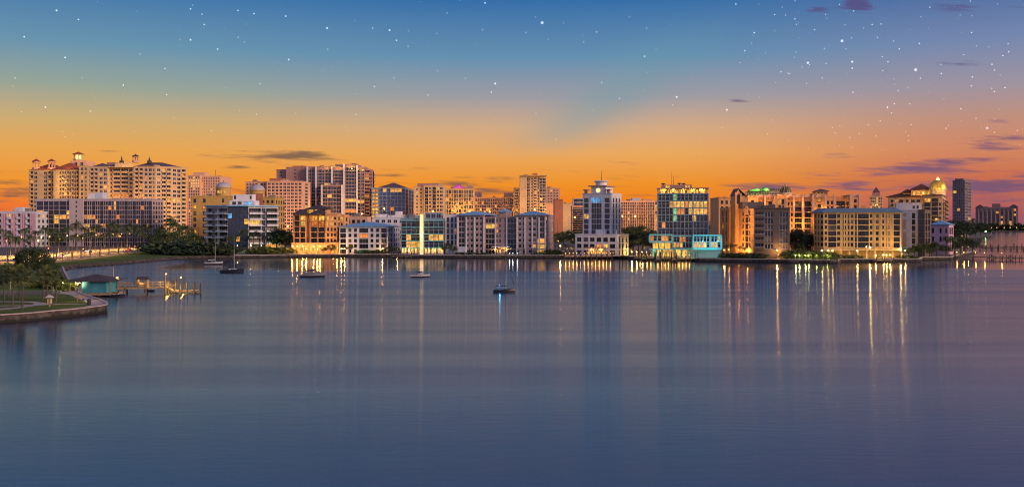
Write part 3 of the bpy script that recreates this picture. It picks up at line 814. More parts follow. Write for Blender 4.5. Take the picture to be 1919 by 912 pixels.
qt = q4(132, 163, d + 12, 0, 15); pent(b, qt, zt, Z(299, d) - zt, PEACH, '1. .8w .8. .8w 1.')
LANT = glow('lantern_light_amber', (1.0, 0.55, 0.12), 3.0)
for px in (68, 97): cupola(b, P(px, d + 3), Z(318, d), 3.0, Z(297, d) - Z(318, d), PEACH, ROOF_R)
cc = P(147, d + 20); cupola(b, cc, Z(299, d), 4.0, Z(281, d) - Z(299, d), SAND, ROOF_R, LANT)
for px, py, pw in ((68, 309, 500), (97, 309, 500), (147, 297, 3000), (82, 312, 900), (125, 312, 900)):
    p = P(px, d - 5.5); plight(b.root, (p.x, p.y, Z(py, d)), pw, WARM, .5)
for py in (328, 340, 352, 364):
    p = P(107, d - 10); plight(b.root, (p.x, p.y, Z(py, d)), 900, YEL, .5, (0, 1, 0), 90)
b.done()

# big condominium tower with balconies, hip roof and roof lantern
d = 655; b = Bld('condominium_tower', 'wide cream condominium tower with rows of balconies and a roof lantern', 260, d, SAND)
zt = Z(313, d); b.rail = ('solid', RAIL); b.bout = .6
qa = q4(167, 202, d, 0, 30); qb = q4(202, 250, d + 4, 0, 26); qc = q4(250, 292, d - 2, 0, 32)
b.boxq(qa, zt, 18, '.5. 1.4B .4. 1.4B .8. 1.4w .4. 1.4w .5.', '1.', plit=.03)
b.boxq(qb, zt, 18, '.4. 1.2w .6. 2.6B .5. 2.6B .6. 1.2w .4.', '1.', plit=.02, lits={(11, 1): LIT_O, (11, 2): LIT_O})
b.boxq(qc, zt, 18, '.5. 1.2B .4. 1.2B .6. 1.1w .4. 1.1w .4. .6w .5.', '1.', plit=.03, lits={(15, 2): LIT_O})
qd = [qc[1], P(322, d + 3), P(350, d + 16), P(330, d + 34)]
b.face(qd[0], qd[1], GZ, zt, 18, '.4. 1.1w .5. 1.3B .3. 1.3B .4.', 0, .8, {(10, 2): LIT_Y}, .03)
b.face(qd[1], qd[2], GZ, zt, 18, '.4. 1.1w .4. 1.1w .4. 1.4B .4.', 0, .8, {(13, 0): LIT_O, (10, 0): LIT_Y, (10, 1): LIT_Y, (16, 2): LIT_O}, .04)
b.plain(qd[2], qd[3], GZ, zt); b.plain(qd[3], qc[2], GZ, zt)
b.deck([qa[0], qc[1], qd[1], qd[2], qd[3], qa[3]], zt - .1)
b.coping([qc[0], qd[0], qd[1], qd[2], qd[3], qc[3]], zt, .5, .8); b.coping(qa, zt, .5, .5); b.coping(qb, zt + .01, .5, .5)
b.hip([P(172, d + 4), P(212, d + 4), P(212, d + 26), P(172, d + 26)], zt + .4, Z(305, d) - zt, .2, ROOF_P)
b.hip([P(250, d + 5), P(340, d + 14), P(330, d + 34), P(250, d + 30)], zt + .4, Z(302, d) - zt, .3, ROOF_P)
pent(b, q4(200, 217, d + 12, 0, 10), zt, Z(302, d) - zt, ROSE)
mb = MB(); mb.prism([P(215, d + 5), P(250, d + 5), P(250, d + 22), P(215, d + 22)], zt + .42, Z(304.5, d)); b.part('roof_parapet', mb, SAND)
cupola(b, P(254, d + 15), Z(302, d), 2.2, Z(286, d) - Z(302, d), PEACH, ROOF_D)
sp = MB()
for px, h0, h1 in ((228, 303, 289), (280, 302, 291)):
    c = P(px, d + 14); z0_, z1_ = Z(h0, d), Z(h1, d); k = z1_ - z0_
    sp.lathe(c, [(1.6, z0_ - 1), (1.6, z0_ + k * .3), (.5, z0_ + k * .35), (.7, z0_ + k * .5), (.35, z0_ + k * .7), (.05, z1_)], 8)
b.part('finial', sp, METAL)
for px, py, pw in ((225, 308, 1200), (243, 308, 1200)):
    p = P(px, d - 3); plight(b.root, (p.x, p.y, Z(py, d) - 1), pw, YEL, .5)
b.done()

# peach block behind, between the big tower and the mustard building
d = 1000; b = Bld('apartment_building', 'distant peach block with a lit upper corner beside the wide cream tower', 384, d, PEACH)
q = q4(352, 375, d, 0, 40); b.boxq(q, Z(329, d), 22, '.6. 1w ' * 5 + '.6.', '1.', plit=.1, lits={(i, j): LIT_Y for i in (18, 19, 20) for j in (1, 2, 3, 4)})
q = q4(375, 413, d + 6, 0, 40); b.boxq(q, Z(330, d), 22, '.8. .7w ' * 8 + '.8.', '1.', plit=.05)
pent(b, q4(362, 384, d + 12, 0, 14), Z(329, d), 4, PEACH); mb = MB(); c = P(404, d + 12); mb.tube([(c.x, c.y, Z(330, d)), (c.x, c.y, Z(317, d))], .2, 5); b.part('antenna', mb, METAL); b.done()

# mustard building with two domes
d = 565; b = Bld('civic_building', 'mustard yellow building with two grey domed drums', 435, d, MUST, frame=FR_D)
q = q4(359, 440, d, 0, 24); b.boxq(q, Z(368, d), 8, '1. 1.6w 1.2. 2.4. 1.6w 9. 1.2w 6.', '1.', plit=.06, lits={(6, 1): LIT_O, (2, 0): LIT_W})
q2 = q4(440, 515, d + 3, 0, 24); b.boxq(q2, Z(370, d), 8, '12. 1s 1. 1s 1. 1s .6.', '1. 1w ' * 4, plit=.05)
for px, w, ty, by, top in ((419, 14, 352, 368, 340), (482, 14, 357, 378, 344)):
    c = P(px, d + 9); r = w * d / F; z0_, z1_, z2_ = Z(by, d), Z(ty, d), Z(top, d)
    mb = MB(); mb.lathe(c, [(r * .98, z0_), (r * .98, z1_), (r * 1.06, z1_ + .1), (r * 1.06, z1_ + .6), (r * .9, z1_ + .7)], 24, 0, False); b.part('drum', mb, MUST)
    mb = MB(); mb.lathe(c, [(r * math.cos(a), z1_ + .6 + (z2_ - z1_ - .6) * math.sin(a)) for a in [math.pi / 2 * i / 8 for i in range(8)]] + [(.02, z2_)], 24); b.part('dome', mb, DOMEG)
    mb = MB(); mb.tube([(c.x, c.y, z2_ - .2), (c.x, c.y, z2_ + 1.2)], .15, 5); b.part('finial', mb, METAL)
c = P(419, d + 9); r = 14 * d / F
for dx in (-1.3, 0, 1.3):
    mb = MB(); mb.box(c.x + dx * 1.3 - .6, c.x + dx * 1.3 + .6, c.y - r - .05, c.y - r + .3, Z(361, d), Z(357, d)); b.part('drum_window', mb, LIT_Y)
mb = MB(); c = P(487, d + 3); mb.box(c.x - 2, c.x + 2, c.y - .25, c.y - .004, Z(390, d), Z(364, d)); n = 10
mb.prism([(c.x - 2, c.y - .25), (c.x + 2, c.y - .25), (c.x + 2, c.y - .01), (c.x - 2, c.y - .01)], Z(364, d), Z(362, d)); b.part('arch_panel', mb, BRICK)
b.done()

# blue glass condominium with curved balcony wings
d = 520; b = Bld('condominium_building', 'seven storey pale condominium with blue glass centre and balcony wings', 452, d, WHITE, frame=FR_D)
b.rail = ('low', RAIL); b.bout = 1.5; b.glass = glass('glass_deep_blue', (0.008, 0.035, 0.09), .05, .8); b.slab = LILACW
zt = Z(387, d)
p0, p1, p2, p3 = P(386, d + 10), P(427, d), P(465, d), P(521, d + 12)
b.face(p0, p1, GZ, zt, 7, '.12. 3.0B .1. 1.2G .1. 3.8B .12.', 0, .6, None, .03)
wk = b.w; b.w = MB(); b.face(p1, p2, GZ, zt, 7, '.1. 1.5G .04. 1.5G .04. 1.5G .04. 1.5G .04. 1.5G .1.', 1.2, .3, {(5, 0): LIT_C}, .015); b.w.build('glass_front', FR_D, b.root); b.w = wk
b.face(p2, p3, GZ, zt, 7, '.12. 4.0B .1. 1.4G .1. 3.8B .12.', 0, .6, None, .03)
p4, p5 = p3 + Vector((-6, 20)), p0 + Vector((3, 20)); b.plain(p3, p4, GZ, zt); b.plain(p4, p5, GZ, zt); b.plain(p5, p0, GZ, zt)
b.coping([p0 - Vector((0, 1.5)), p1 - Vector((0, 1.5)), p2 - Vector((0, 1.5)), p3 - Vector((0, 1.5)), p4, p5], zt + .01, .8, .8, m=ROOF_B, name='roof')
pent(b, q4(430, 477, d + 8, 0, 10), zt + .8, Z(375, d) - zt - .8, WHITE, '1. 1.4w .7. 1.4w 1. 1.2W .4. 1.2W 1.', lits={(0, 2): LIT_C, (0, 3): LIT_C})
pent(b, q4(436, 473, d + 10, 0, 7), Z(375, d), Z(363, d) - Z(375, d), WHITE, '.6. 1.2w 3. 3. .8. 1w .4.')
b.done()

# peach gridded tower
d = 770; b = Bld('apartment_tower', 'peach apartment tower with a regular grid of windows behind the blue glass condominium', 530, d, PEACH)
q = q4(460, 500, d + 20, 0, 30); b.boxq(q, Z(341, d + 20), 18, '.7. .9w ' * 7 + '.7.', '1.', plit=.1)
q = q4(500, 567, d, 0, 30); b.boxq(q, Z(340, d), 18, '.5. 1.1w ' * 9 + '.5.', '1. 1w 1.', plit=.03)
pent(b, q4(505, 530, d + 10, 0, 10), Z(340, d), 3, BRICK); b.done()

# large mauve tower with stepped bays
d = 830; b = Bld('residential_tower', 'broad mauve residential tower with white pilasters and stepped balcony bays', 625, d, ROSE); b.trim = ROSE
b.glass = [GL[0], GL[1], GL_NAVY]
zt = Z(314, d)
q = q4(518, 536, d + 10, 0, 20); b.boxq(q, Z(317, d), 20, '1. .8s 1.2.', '1.', plit=0)
q = q4(536, 576, d + 6, 0, 26); b.boxq(q, Z(313, d), 20, '3. .7s 4.', '1.', plit=0)
bays = [(576, 592, 0, 313, '.2. 1.6W .2. 1.6W .3.'), (592, 622, -2, 313, '.5. 3W .2. 3W .3.'), (622, 644, -3, 314, '.5. 4.5W .3.'), (644, 669, -4, 309, '.7. 4.6W .4.'), (669, 683, -1, 313, '.4. 1.4W .4. 1.4W .3.')]
lm_ = {1: {(16, 1): LIT_Y, (8, 0): LIT_Y}, 2: {(15, 0): LIT_Y}, 3: {(11, 0): LIT_Y, (8, 0): LIT_O}, 4: {(11, 0): LIT_Y, (11, 1): LIT_W}}
for k, (a, c, o, ty, cs) in enumerate(bays):
    q = q4(a, c, d + o, 0, 24); b.boxq(q, Z(ty, d), 21, cs, '1.', p=2.2, plit=.015, lits=lm_.get(k))
b.rail = ('solid', RAIL); b.bout = 1.2
q = q4(683, 694, d + 2, 0, 22); b.boxq(q, Z(317, d), 20, '.2. 3B .2.', '.3. 3B .4. 2w .4. 3B', plit=.04)
q = q4(603, 641, d - 9, 0, 9); b.boxq(q, Z(348, d), 14, '.5. 3W .2. 3W .2. 3W .2. 3W .5.', '1.', plit=.015, lits={(11, 1): LIT_Y})
pl = MB()
for px, o, ty in ((592, -2, 312), (622, -3, 312), (644.5, -4, 308), (669, -4, 310), (603, -9, 347), (641, -9, 347), (576, 0, 312)):
    c = P(px, d + o); pl.box(c.x - .7, c.x + .7, c.y - .5, c.y + 1, GZ, Z(ty, d))
b.part('pilaster', pl, TRIM)
pent(b, q4(628, 664, d + 5, 0, 8), Z(310, d), 1.5, ROSE); pent(b, q4(548, 574, d + 10, 0, 8), Z(313, d), 1.6, BRICK)
for px, py in ((610, 313), (635, 312), (657, 314), (676, 316)):
    p = P(px, d - 7); plight(b.root, (p.x, p.y, Z(py, d) - 1), 900, YEL, .5)
b.done()

# tan orange waterfront condominium with dark hip roofs
d = 452; b = Bld('condominium_building', 'tan waterfront condominium with dark hip roofs and lit balconies', 590, d, ORANGE, frame=FR_D)
b.rail = ('bars', RAIL_D); b.bout = 1.1
zt = Z(402, d); zg = Z(456, d)
q = q4(549, 574, d, 0, 16); b.boxq(q, zt, 5, '.5. 2B .4. 2B .5.', '1.', '1.', z0=zg, p=.3, plit=.04, lits={(4, 1): LIT_Y}, roof=False)
qm = q4(574, 580, d + 1.5, 0, 14); b.plain(qm[0], qm[1], zg, zt)
q1 = q4(580, 610, d, 0, 16); b.boxq(q1, zt, 5, '.4. 2.2B .4. 2.2B .4.', '1.', '1.', z0=zg, p=.3, plit=.04, lits={(4, 0): LIT_W, (4, 1): LIT_Y, (3, 0): LIT_O, (3, 1): LIT_O}, roof=False)
q2 = q4(610, 632, d - 1.5, 0, 18, ); b.boxq(q2, zt, 5, '.6. .8w .7. .8w .6. .8s .5.', '.6. .8w .7. .8w .8.', '1.', z0=zg, p=.6, plit=.03, lits={(4, 0): LIT_Y, (4, 1): LIT_Y, (3, 0): LIT_Y, (3, 1): LIT_Y})
q3 = q4(630, 645, d + 8, 0, 14); b.boxq(q3, Z(403, d), 6, '.4. 2B .6.', '1. 1w 1.', '1.', p=.6, plit=.05)
qg = q4(546, 634, d - 3, 0, 20); b.boxq(qg, zg, 1, '.8. 2.2l ' * 8 + '.8.', '.8. 2l .8. 2l .8.', '1.', p=.7, plit=.55)
b.hip(q, zt, 2.6, .9, ROOF_D); b.hip(q1, zt + .01, 2.6, .9, ROOF_D)
qp = q4(575, 613, d + 5, 0, 9); pent(b, qp, zt + .3, Z(391, d) - zt, ORANGE, '.5. 1W .6. 1W .6. 1W .5.', lits={(0, 0): LIT_Y, (0, 1): LIT_Y}); b.hip(qp, Z(391.5, d), 2.2, .8, ROOF_D)
b.done()

# pale blue building with bright blue hip roof
d = 448; b = Bld('condominium_building', 'pale blue white condominium with a bright blue hip roof by the sea wall', 690, d, LILACB, frame=FR_D)
q = q4(636, 727, d, 0, 26, pc=750); b.rail = ('bars', RAIL_D); b.bout = .4
b.trim = TRIM
b.boxq(q, Z(425, d), 5, '.3. 2.3b 1. 1.2w 1. 1.2w .9. 3.6b .9. 1.2w 1. 1.2w .9. 2.2b .5.', '.6. .9w 1. .9w 1.4. .9w .9. .9w 1. .9w .7.', p=.4, plit=.02, lits={(3, 3): LIT_O, (0, 3): LIT_G}, roof=False)
b.hip(q, Z(425, d), Z(415.5, d) - Z(425, d), 1.0, ROOF_B); b.done()
d = 520; b = Bld('house', 'low rose coloured block behind the blue hip roof', 665, d, PEACH); q = q4(646, 688, d, 0, 14)
b.boxq(q, Z(407, d), 5, '.6. 1w .6. 1w .6. 1w .6. 1w .6.', '1.', plit=.05); b.done()
d = 500; b = Bld('apartment_building', 'stepped white block behind the blue hip roof', 735, d, WHITE); q = q4(699, 760, d, 0, 16)
b.boxq(q, Z(408, d), 6, '.6. 1w .6. 1w .6. 1w .6. 1w .6. 1w .6.', '1. 1w 1.', plit=.25, p=.6)
for a, c, t in ((704, 724, 402), (741, 752, 397), (727, 740, 404)): pent(b, q4(a, c, d + 4, 0, 6), Z(408, d) + .3, Z(t, d) - Z(408, d), WHITE)
b.done()

# blue glass office tower with hip roof
d = 820; b = Bld('office_tower', 'blue mirrored glass office tower with purple hip roof', 735, d, STEEL, frame=FR_D); b.glass = GL_BLUE
zt = Z(352, d)
q = q4(696, 710, d + 8, 0, 30); b.boxq(q, zt, 14, '.5. 1w .6. 1w .6.', '1.', plit=.75)
q1 = q4(710, 760, d, 0, 36, pc=780); b.boxq(q1, zt, 14, '.2. 2G .15. 2G .15. 2G .15. 2G .15. 2G .15. 2G .15. 2G .2.', '.2. 2G .4. 2G .4. 2G .4. 2G .2.', plit=.03, p=.5, lits={(6, 5): LIT_Y, (6, 6): LIT_Y, (13, 1): LIT_W, (13, 3): LIT_W, (13, 4): LIT_W, (13, 5): LIT_W, (6, 1): LIT_Y, (4, 3): LIT_Y})
b.hip(q1, zt + .3, Z(342, d) - zt, .6, ROOF_P); b.done()

# cream tower
d = 800; b = Bld('apartment_tower', 'slim cream apartment tower with a white blank flank', 803, d, SAND)
q = q4(775, 794, d, 0, 26); b.boxq(q, Z(350, d), 15, '1. .6s 1. .6s .7.', '1.', plit=.02)
b.rail = ('bars', RAIL_D)
q = q4(794, 831, d - 2, 0, 26); b.boxq(q, Z(348, d), 15, '.5. 1.6B .5. 1w .5. 1.6B .5. 1w .5. 1.2w .4.', '1.', plit=.04)
pent(b, q4(782, 822, d + 6, 0, 10), Z(348, d), 2.2, ROSE); b.done()
# yellow grid block with glowing pyramid
d = 860; b = Bld('apartment_building', 'yellow grid block topped by a glowing pink pyramid roof', 860, d, TAN)
q = q4(831, 888, d, 0, 26); b.boxq(q, Z(354, d), 13, '.4. 1.2W ' * 12 + '.4.', '1.', plit=.05)
qp = q4(846, 872, d + 6, 0, 12); b.hip(qp, Z(354, d) + .4, Z(344, d) - Z(354, d), .3, mat('roof_violet', (0.40, 0.12, 0.30), .6)); 
p = P(859, d + 2); plight(b.root, (p.x, p.y, Z(350, d)), 2500, (1, .3, .5), .5)
pent(b, q4(874, 886, d + 5, 0, 8), Z(354, d), 3, MAUVE); b.done()
# long hotel slab
d = 900; b = Bld('hotel', 'long peach hotel slab with many small balconies behind the mauve condominium', 900, d, PEACH)
q = q4(832, 972, d - 20, 0, 26); b.boxq(q, Z(370, d - 20), 13, '.4. 1.3W ' * 9 + '2.4. ' + '.4. 1.3W ' * 24 + '.4.', '1.', plit=.05)
pent(b, q4(884, 902, d - 12, 0, 10), Z(370, d - 20), 5.5, MAUVE); pent(b, q4(944, 962, d - 12, 0, 10), Z(370, d - 20), 5.0, PEACH); b.done()
# slender tower
d = 860; b = Bld('apartment_tower', 'tall slender tan tower with glass corner and red lit roof boxes', 998, d, SAND)
b.glass = [GL[1], GL[1], GL_CURT]
q = q4(962, 974, d + 10, 0, 20); b.boxq(q, Z(352, d), 18, '.6. .8s .6.', '1.', plit=.06)
q = q4(974, 987, d - 2, 0, 24); b.boxq(q, Z(332, d), 22, '1.', '1.')
b.rail = ('solid', RAIL)
q = q4(987, 1011, d, 0, 24); b.boxq(q, Z(331, d), 22, '.2. 1.5W .9. .8w .8. 1.4B .7. .6s .4.', '1.', plit=.04)
q = q4(1011, 1023, d - 1, 0, 24); b.boxq(q, Z(332, d), 22, '.15. 2.4W .15. 2.4W .15.', '1.', plit=.05)
mb = MB(); c0, c1 = P(974, d - 4), P(1025, d - 4); mb.box(c0.x, c1.x, c0.y, c0.y + 24, Z(331, d) + .5, Z(331, d) + 1.1); b.part('roof_slab', mb, SAND)
for a, c, t in ((980, 989, 326.5), (998, 1007, 324)): pent(b, q4(a, c, d + 4, 0, 6), Z(330, d), Z(t, d) - Z(330, d), BRICK)
for px in (985, 1003):
    p = P(px, d - 3); plight(b.root, (p.x, p.y, Z(327, d)), 500, (1, .25, .08), .3)
b.done()
d = 900; b = Bld('apartment_building', 'plain tan block just right of the slender tower', 1036, d, PEACH)
q = q4(1023, 1049, d, 0, 20); b.boxq(q, Z(353, d), 18, '.8. .7s .5. .7s .6. .7s .5. .7s .8.', '1.', plit=.05)
q = q4(1023, 1039, d - 30, 0, 30); b.boxq(q, Z(382, d - 30), 10, '1.', '1.'); b.done()
d = 800; b = Bld('apartment_building', 'rust red blank sided block right of the slender tower', 1047, d, BRICK)
q = q4(1039, 1055, d, 0, 20); b.boxq(q, Z(374, d), 10, '1.', '1.'); b.done()
d = 1100; b = Bld('apartment_building', 'distant cream block left of the tower with the round clock light', 1066, d, SAND)
q = q4(1055, 1077, d, 0, 20); b.boxq(q, Z(382, d), 12, '1.', '1.'); b.done()
d = 980; b = Bld('apartment_building', 'distant stepped block with white bands left of the clock tower building', 1082, d, PEACH)
q = q4(1072, 1094, d, 0, 20); b.boxq(q, Z(386, d), 14, '.3. 6W .3.', '1.', plit=.1); pent(b, q4(1074, 1094, d + 4, 0, 10), Z(386, d), 8, LILAC, '.3. 5W .3.', 2); b.done()
# glass office by the water with glowing vertical fin
d = 442; b = Bld('office_building', 'low green glass office with a glowing yellow vertical light fin', 792, d, STEEL, frame=FR_A)
b.glass = [GL_TEAL, GL[3], GL_NAVY, GL[3]]
zg, zt = Z(464, d), Z(410, d)
q = q4(751, 832, d, 0, 22)
b.boxq(q, zt, 4, '.3. 2.6G .1. 2.6G .1. 2.6G .1. 2.6G .9. .9. 2.6G .1. 2.6G .1. 2.6G .1. 2.6G .3.', '.4. 2G .4. 2G .4.', z0=zg, p=.8, plit=.02,
       lits={(0, 1): LIT_Y, (0, 2): LIT_W, (0, 3): LIT_Y, (1, 5): LIT_Y, (1, 6): LIT_W, (1, 7): LIT_Y, (1, 1): LIT_W})
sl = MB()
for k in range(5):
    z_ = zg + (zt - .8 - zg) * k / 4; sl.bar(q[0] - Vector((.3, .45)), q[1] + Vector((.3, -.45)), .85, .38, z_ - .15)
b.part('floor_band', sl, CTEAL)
fin = MB(); c = P(790, d - 1.3); fin.box(c.x - .75, c.x + .75, c.y - .7, c.y + .75, GZ, Z(401, d)); b.part('light_fin', fin, glow('fin_glow', (1.0, .56, .08), .95))
qg = q4(752, 831, d + .8, 0, 20); b.boxq(qg, zg - .16, 1, '1.', '1.', p=.2, roof=False)
pil = MB()
for k in range(13):
    c = q[0].lerp(q[1], (k + .5) / 13); pil.box(c.x - .22, c.x + .22, c.y - .2, c.y + .2, GZ, zg - .17)
b.part('colonnade_post', pil, WHITE)
wl = MB(); wl.box(qg[0].x, qg[1].x, qg[0].y - .14, qg[0].y - .02, GZ + .3, zg - .5); b.part('lobby_wall', wl, SAND)
for k in range(7):
    c = q[0].lerp(q[1], (k + .5) / 7); plight(b.root, (c.x, c.y - 1.2, zg - 1.1), 260, YEL, .15)
plight(b.root, (P(790, d).x, d - 4, Z(440, d)), 500, YEL, .6)
pent(b, q4(796, 828, d + 5, 0, 9), zt, Z(398, d) - zt, STEEL, '.5. 2W .4. 2W .4. 2W .5.'); pent(b, q4(756, 784, d + 6, 0, 9), zt, 1.6, STEEL)
b.done()
d = 440; b = Bld('apartment_building', 'narrow white block squeezed beside the mauve condominium', 845, d, WHITE, frame=FR_D)
q = q4(834, 857.5, d + 6, 0, 20); b.boxq(q, Z(403, d), 5, '.6. .8W .7. .8W .5. .5W .5.', '1.', g=4, plit=.06); b.done()

# mauve condominium with blue hip pavilions
d = 438; b = Bld('condominium_building', 'long mauve condominium with three blue hip roofs and white pilasters', 945, d, MAUVE, frame=FR_W)
zt = Z(403, d); zm = Z(404, d)
q = q4(858, 1022, d + 5, -7, 20, pc=1037)
qa, qb, qc = inset(q, 0, .30), inset(q, .30, .68, .05, 1), inset(q, .68, 1)
b.face(qa[0], qa[1], GZ, zt, 7, '.25. 2.4b .5. 1.1w .5. 1.1w .9. 1.1w .5. 1.1w .5.', 0, .3, None, .02)
b.face(qb[0], qb[1], GZ, zm - .8, 7, '.4. 4.4b .6. .9w .5. .9w .6. 1.1. 1w .3. 4.4b .5.', 0, .3, {(4, 1): LIT_O, (5, 1): LIT_O, (0, 1): LIT_Y, (0, 2): LIT_W, (0, 3): LIT_Y}, .02)
b.face(qc[0], qc[1], GZ, zt, 7, '.4. 1.1w .5. 1.1w .9. 1.1w .5. 1.1w .5. 2.6b .25.', 0, .3, {(0, 4): LIT_Y, (1, 4): LIT_Y, (2, 4): LIT_W, (1, 3): LIT_W}, .02)
b.face(q[1], q[2], GZ, zt, 7, '.6. .9w .9. .9w 1. .9w .9. .9w .6.', 0, .3, None, .03); b.plain(q[3], q[0], GZ, zt); b.plain(q[2], q[3], GZ, zt)
for e in (0, 1):
    a = qb[e]; c = (qa[1], qc[0])[e]; (b.plain(c, a, GZ, zt) if e == 0 else b.plain(a, c, GZ, zt))
b.coping(qb, zm - .79, .4, .4)
b.hip(qa, zt, Z(395, d) - zt, .8, ROOF_B); b.hip(qc, zt, Z(395, d) - zt, .8, ROOF_B)
qt = inset(qb, .42, .64, .05, .5); pent(b, qt, zm - .5, 2.2, MAUVE); b.hip(qt, zm + 1.7, Z(390.5, d) - zm - 1.7, 1.0, ROOF_B)
pl = MB(); u = (q[1] - q[0]).normalized(); n = Vector((u.y, -u.x))
for qq, ts in ((qa, (.0, .33, .64, 1.0)), (qc, (.0, .28, .54, .78, 1.0)), (qb, (.33, .67))):
    for t_ in ts:
        c = qq[0].lerp(qq[1], t_) + n * .15; pl.bar(c - u * .3, c + u * .3, .5, zt - GZ - .9, GZ)
b.part('pilaster', pl, TRIM)
pod = MB(); c = q[0]; pod.bar(c + u * .2 + n * 1.2, c + u * 4.0 + n * 1.2, 2.2, 3.6, GZ); b.part('garage_box', pod, LILAC)
ent = MB(); c = qb[0].lerp(qb[1], .5); ent.bar(c - u * 4 + n * 1.1, c + u * 4 + n * 1.1, 2.0, .5, GZ + 3.2); b.part('entrance_canopy', ent, TRIM)
for t_ in (.32, .5, .68):
    c = qb[0].lerp(qb[1], t_) + n * 1.6; plight(b.root, (c.x, c.y, GZ + 2.4), 300, WARM, .15)
b.done()

# tower with the round yellow clock light
d = 424; b = Bld('office_tower', 'white stepped tower with round glowing clock and blue glass centre strip', 1128, d, WHITE, frame=FR_D); b.trim = TRIM
b.glass = [GL_TEAL, GL_NAVY, GL[3]]
zt = Z(363, d); zp = Z(440, d)
q = q4(1092, 1146, d + 6, -24, 14, pc=1164.5)
u = (q[1] - q[0]).normalized(); n = Vector((u.y, -u.x)); v = (q[2] - q[1]).normalized()
b.boxq(q, zt, 7, '.6. 2.2W 1.4. 1.15G .05. 1.15G .05. 1.15G .05. 1.15G 1.4. 2.4W .9.', '1. .7W 1.2. .7W 1.2. .7W 1.', '1. 1w 1. 1w 1.', z0=zp, p=1.6, plit=.015,
       lits={(3, 0): LIT_Y, (6, 1): LIT_C, (6, 2): LIT_C, (6, 3): LIT_C, (6, 4): LIT_C}, rl={(0, 1): LIT_Y})
qp = q4(1078, 1157, d, -24, 20, pc=1178)
b.boxq(qp, zp, 3, '.6. 1.6w .7. 1.6w .7. 1.6w .7. 1.6w .7. 1.6w .7. 1.8w .8.', '1. .8W 1. .8W 1.4. .8W 1.', '1.', p=.7, plit=.02, lits={(1, 3): LIT_O, (1, 4): LIT_Y, (0, 2): LIT_W, (0, 3): LIT_W, (0, 4): LIT_W})
# stepped crown
c0 = inset(q, .28, .78, .05, .75); pent(b, c0, zt, Z(349, d) - zt, WHITE)
cen = (c0[0] + c0[1]) / 2 + v * 4.0
mb = MB(); mb.prism([a + (a - cen).normalized() * 1.6 for a in c0], Z(349, d), Z(347, d)); b.part('crown_eave', mb, ROSE)
mb = MB(); r = 12 * d / F; mb.lathe(cen, [(r * .9, Z(347, d)), (r * .9, Z(341, d)), (r * 1.15, Z(339.5, d)), (r * 1.2, Z(338.5, d)), (r * .9, Z(337, d)), (.05, Z(336, d))], 20, 0, False); b.part('crown_drum', mb, WHITE)
for t_, w_ in ((.05, .2), (.82, .98)):
    a = q[0].lerp(q[1], t_); c = q[0].lerp(q[1], w_); mb = MB(); mb.bar(a, c, 3, .4, Z(356, d)); mb.bar(a.lerp(c, .2) , a.lerp(c, .8), 1.6, Z(356, d) - zt, zt + .41); b.part('corner_pavilion', mb, ROSE)
ck = (q[0].lerp(q[1], .52)) + n * .1; cz = Z(356, d); mb = MB(); R0 = .95; nn = 20
vs = [(ck.x + u.x * R0 * math.cos(2 * math.pi * k / nn), ck.y + u.y * R0 * math.cos(2 * math.pi * k / nn), cz + R0 * math.sin(2 * math.pi * k / nn)) for k in range(nn)]
nv = Vector((n.x, n.y, 0)) * .18; vs2 = [Vector(a) + nv for a in vs]; off = c0[0] + (ck - c0[0]).project(u) 
sh = Vector((off.x - ck.x, off.y - ck.y, 0)) + nv * .6
vs = [Vector(a) + sh for a in vs]; vs2 = [a + sh for a in vs2]
mb.raw(vs + vs2, [tuple(range(nn, 2 * nn))] + [(k, (k + 1) % nn, nn + (k + 1) % nn, nn + k) for k in range(nn)]); b.part('clock_face', mb, glow('clock_glow', (1.0, .62, .16), 1.3))
mb = MB(); mb.tube([(cen.x, cen.y, Z(337, d)), (cen.x, cen.y, Z(318, d))], [.18, .06], 5); b.part('antenna', mb, METAL)
cn = qp[0].lerp(qp[1], .5); mb = MB(); mb.bar(cn - u * 4.2 + n * 1.2, cn + u * 4.2 + n * 1.2, 2.2, .4, GZ + 3.4); b.part('entrance_canopy', mb, ROSE)
for t_ in (.42, .62):
    c = qp[0].lerp(qp[1], t_) + n * .8; plight(b.root, (c.x, c.y, GZ + 2.2), 260, WARM, .15)
b.done()

# wide hotel behind
d = 900; b = Bld('hotel', 'wide peach balcony hotel behind trees right of the clock tower building', 1200, d, PEACH)
b.glass = [GL[0], GL[2]]
q = q4(1163, 1227, d, -3, 22); b.boxq(q, Z(377, d), 12, '.5. 1.1B ' * 15 + '.5.', '1.', plit=.015); b.bout = .5
q = q4(1227, 1236, d + 4, -3, 22); b.boxq(q, Z(376, d), 12, '.4. 1W .4. 1W .4.', '1.', plit=.55)
pent(b, q4(1184, 1200, d + 8, 0, 8), Z(377, d), 3.4, LILAC); pent(b, q4(1205, 1222, d + 8, 0, 8), Z(377, d), 2.2, PEACH); b.done()

